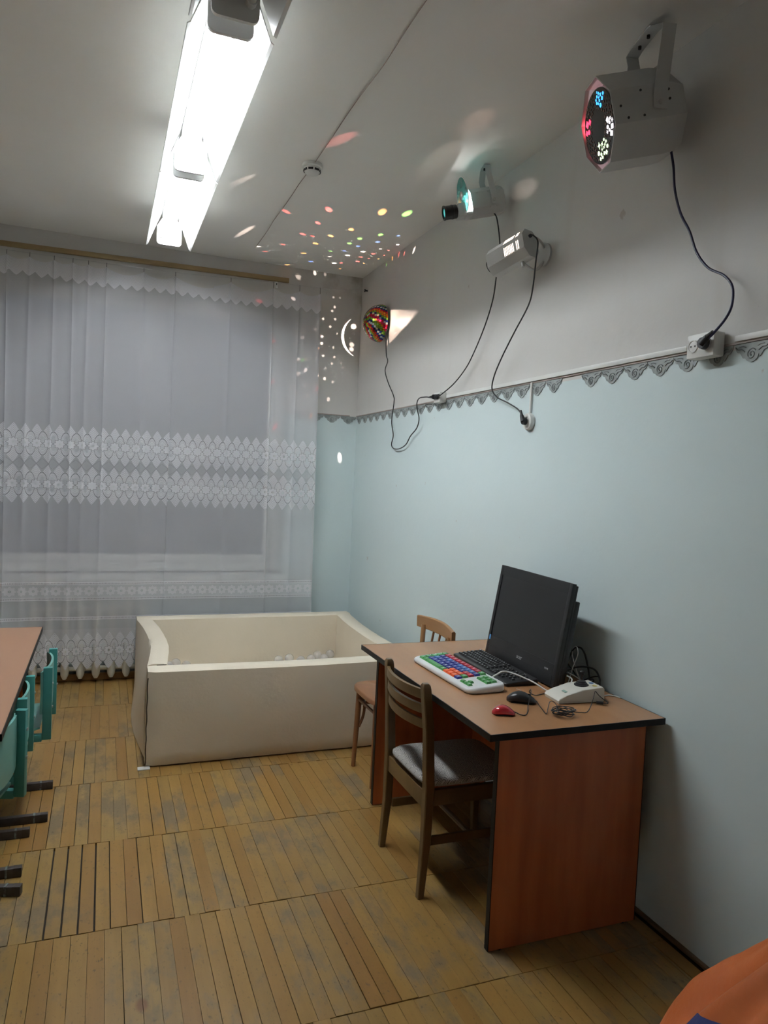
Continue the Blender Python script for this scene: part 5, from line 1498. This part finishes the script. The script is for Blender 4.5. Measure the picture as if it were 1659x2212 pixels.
# joystick box
M_BEIGE = mat('warm_white_plastic', (0.66, 0.64, 0.575, 1), 0.4, (0.62, 0.60, 0.535, 1), scale=12)
jy = thing('joystick', 'cream wedge-shaped joystick box with a black stick and coloured buttons', 'joystick', (-0.2100, -3.3020, 0.750), math.radians(-4))
prof = [(-0.094, 0.001), (0.092, 0.001), (0.096, 0.010), (0.094, 0.050), (0.088, 0.0555), (0.000, 0.0490), (-0.060, 0.0310), (-0.092, 0.0190), (-0.097, 0.012)]
mb = MB(); fr_ = (Vector((1, 0, 0)), Vector((0, 0, 1)), Vector((0, -1, 0)), Vector((0, 0, 0)))
mb.prism(prof, -0.052, 0.052, fr_)
bmesh.ops.bevel(mb.bm, geom=[e for e in mb.bm.edges if abs(e.verts[0].co.y-e.verts[1].co.y) < 1e-6], offset=0.004, segments=2, profile=0.6, affect='EDGES')
MB.build(mb, 'case', M_BEIGE, jy, smooth=40)
tz = lambda x: 0.0490 + (x/0.088)*0.0065
stk = MB().lathe([(0.027, 0.0), (0.027, 0.004), (0.022, 0.006), (0.021, 0.010), (0.017, 0.012), (0.016, 0.016), (0.010, 0.019), (0.0055, 0.022), (0.0055, 0.038), (0.009, 0.040), (0.0098, 0.052), (0.007, 0.055), (0.002, 0.0555)], 24, (0.030, 0.004, tz(0.03)-0.001)).build('stick', M_RUBBER, jy, smooth=40)
for bx, by, bc in ((0.058, 0.036, (0.50, 0.05, 0.03)), (0.076, 0.010, (0.13, 0.24, 0.42)), (0.070, -0.024, (0.60, 0.50, 0.14))):
    m = mat('button_%d' % int(bx*1000), (*bc, 1), 0.35, (*[c*0.9 for c in bc], 1), scale=20)
    MB().lathe([(0.0095, 0), (0.0095, 0.002), (0.008, 0.003), (0.001, 0.0032)], 18, (bx, by, tz(bx)-0.0012)).build('button', m, jy)
m = mat('green_label_print', (0.22, 0.34, 0.29, 1), 0.5, (0.26, 0.38, 0.32, 1), scale=20)
MB().box((-0.050, -0.012, 0.0354), (0.010, 0.026, 0.0012), rot=Matrix.Rotation(-0.30, 3, 'Y')).build('label_plate', m, jy)
MB().tube(inv_pts(jy, [(-0.116, -3.330, 0.764), (-0.098, -3.322, 0.760), (-0.070, -3.300, 0.753), (-0.045, -3.300, 0.7530), (-0.030, -3.318, 0.7530), (-0.026, -3.335, 0.7530)]), 0.0022, n=6, smooth=5).build('cable', M_PLASTIC, jy)
MB().tube(inv_pts(jy, [(-0.118, -3.331, 0.764), (-0.104, -3.326, 0.762)]), 0.0045, n=8, smooth=1).build('cable_boot', M_RUBBER, jy)

# cable bundle behind the computer
cb = thing('cable_bundle', 'tangle of black and pale cables behind the right end of the computer', 'cables', (-0.08, -3.16, 0.750))
loops = [[(-0.125, -3.115, 0.797), (-0.110, -3.105, 0.825), (-0.085, -3.108, 0.885), (-0.070, -3.129, 0.899), (-0.060, -3.148, 0.881), (-0.050, -3.163, 0.828), (-0.048, -3.181, 0.768), (-0.055, -3.20, 0.755)],
         [(-0.125, -3.125, 0.803), (-0.090, -3.128, 0.817), (-0.060, -3.162, 0.828), (-0.045, -3.201, 0.825), (-0.038, -3.222, 0.799), (-0.045, -3.235, 0.770), (-0.060, -3.230, 0.756)],
         [(-0.110, -3.103, 0.882), (-0.120, -3.105, 0.845), (-0.100, -3.117, 0.819), (-0.080, -3.133, 0.784), (-0.070, -3.16, 0.756)],
         [(-0.120, -3.170, 0.756), (-0.090, -3.190, 0.775), (-0.060, -3.205, 0.790), (-0.040, -3.190, 0.775), (-0.050, -3.160, 0.757), (-0.090, -3.150, 0.756)],
         [(-0.115, -3.200, 0.756), (-0.080, -3.215, 0.762), (-0.050, -3.240, 0.785), (-0.035, -3.215, 0.800), (-0.040, -3.180, 0.790), (-0.055, -3.150, 0.770), (-0.070, -3.13, 0.756)]]
for k, lp_ in enumerate(loops):
    MB().tube(inv_pts(cb, lp_), 0.0036 if k < 2 else 0.0028, n=7, smooth=6).build('black_cable', M_RUBBER, cb)
for k, lp_ in enumerate([[(-0.120, -3.136, 0.757), (-0.100, -3.135, 0.823), (-0.090, -3.147, 0.873), (-0.080, -3.125, 0.899), (-0.085, -3.108, 0.891), (-0.090, -3.115, 0.855), (-0.075, -3.150, 0.775), (-0.06, -3.17, 0.755)], [(-0.120, -3.128, 0.80), (-0.095, -3.160, 0.785), (-0.075, -3.19, 0.756)]]):
    MB().tube(inv_pts(cb, lp_), 0.0021, n=6, smooth=6).build('pale_cable', M_PLASTIC, cb)

# ------------------------------------------------------------------ beanbag at the lower right corner
M_OR = mat('orange_nylon', (0.46, 0.105, 0.022, 1), 0.5, (0.54, 0.135, 0.030, 1), scale=5, bump=0.12, bscale=90, spec=0.4)
M_BL = mat('blue_nylon', (0.030, 0.040, 0.16, 1), 0.42, (0.040, 0.055, 0.21, 1), scale=5, bump=0.12, bscale=90, spec=0.45)
BBX, BBY, PNL_A = -0.580, -4.75, 1.98
bg = thing('beanbag_chair', 'orange beanbag chair with a blue panel in the lower right corner', 'beanbag', (BBX, BBY, 0))
def bag_pt(a, t):
    """a azimuth, t 0 bottom..1 top"""
    R0, Hb = 0.42, 0.90
    z = Hb*t
    prof = (math.sin(PI*(0.13+0.80*t**0.85))**0.62)
    if t > 0.35: prof *= 1 - 0.60*((t-0.35)/0.65)**1.3
    r = R0*prof
    r *= 1 + 0.020*math.cos(6*a) + 0.018*math.sin(9*a+7*t)*math.sin(PI*t) + 0.014*math.sin(17*a-11*t)*t
    for a0, t0, sa, st, k, dep in ((2.25, 0.70, 0.10, 0.16, 0.9, 0.022), (1.75, 0.62, 0.09, 0.14, -0.7, 0.026), (2.62, 0.55, 0.08, 0.20, 0.5, 0.018), (1.35, 0.75, 0.10, 0.15, 0.6, 0.020), (3.2, 0.6, 0.1, 0.2, 0.4, 0.02), (4.2, 0.5, 0.1, 0.2, -0.5, 0.02), (5.3, 0.6, 0.1, 0.2, 0.6, 0.02)):
        da = (a - a0 + PI) % (2*PI) - PI - k*(t-t0)
        r -= dep*math.exp(-(da/sa)**2 - ((t-t0)/st)**2); r += 0.6*dep*math.exp(-((da-2.0*sa)/sa)**2 - ((t-t0)/st)**2)
    z += 0.014*math.sin(5*a+9*t)*math.sin(PI*t)
    return (r*math.cos(a), r*math.sin(a), z)
mb = MB(); na, nt_ = 120, 44
grid = [[mb.bm.verts.new(bag_pt(2*PI*i/na, j/nt_)) for i in range(na)] for j in range(nt_+1)]
for j in range(nt_):
    for i in range(na):
        f = mb.bm.faces.new((grid[j][i], grid[j][(i+1) % na], grid[j+1][(i+1) % na], grid[j+1][i]))
        f.material_index = 0
mb.bm.faces.new(grid[0][::-1]); mb.bm.faces.new(grid[-1])
MB.build(mb, 'cover', [M_OR], bg, smooth=80)
# blue gusset panel lying over the orange cover
mb = MB(); AA, NJ = 14, 16
def panel(i, j, off):
    a = 2.365 + 0.85*i/AA
    t = 0.10 + (0.543 + 0.105*(a-2.365))*j/NJ
    x, y, z = bag_pt(a, t); k = 1 + off/0.45
    return (x*k, y*k, z + off*0.4*t)
front = [[mb.bm.verts.new(panel(i, j, 0.0025)) for i in range(AA+1)] for j in range(NJ+1)]
back = [[mb.bm.verts.new(panel(i, j, -0.004)) for i in range(AA+1)] for j in range(NJ+1)]
for j in range(NJ):
    for i in range(AA):
        mb.bm.faces.new((front[j][i], front[j][i+1], front[j+1][i+1], front[j+1][i]))
        mb.bm.faces.new((back[j][i], back[j+1][i], back[j+1][i+1], back[j][i+1]))
for j in range(NJ):
    mb.bm.faces.new((front[j][0], front[j+1][0], back[j+1][0], back[j][0])); mb.bm.faces.new((front[j][AA], back[j][AA], back[j+1][AA], front[j+1][AA]))
for i in range(AA):
    mb.bm.faces.new((front[0][i], back[0][i], back[0][i+1], front[0][i+1])); mb.bm.faces.new((front[NJ][i], front[NJ][i+1], back[NJ][i+1], back[NJ][i]))
MB.build(mb, 'side_panel', [M_BL], bg, smooth=80)
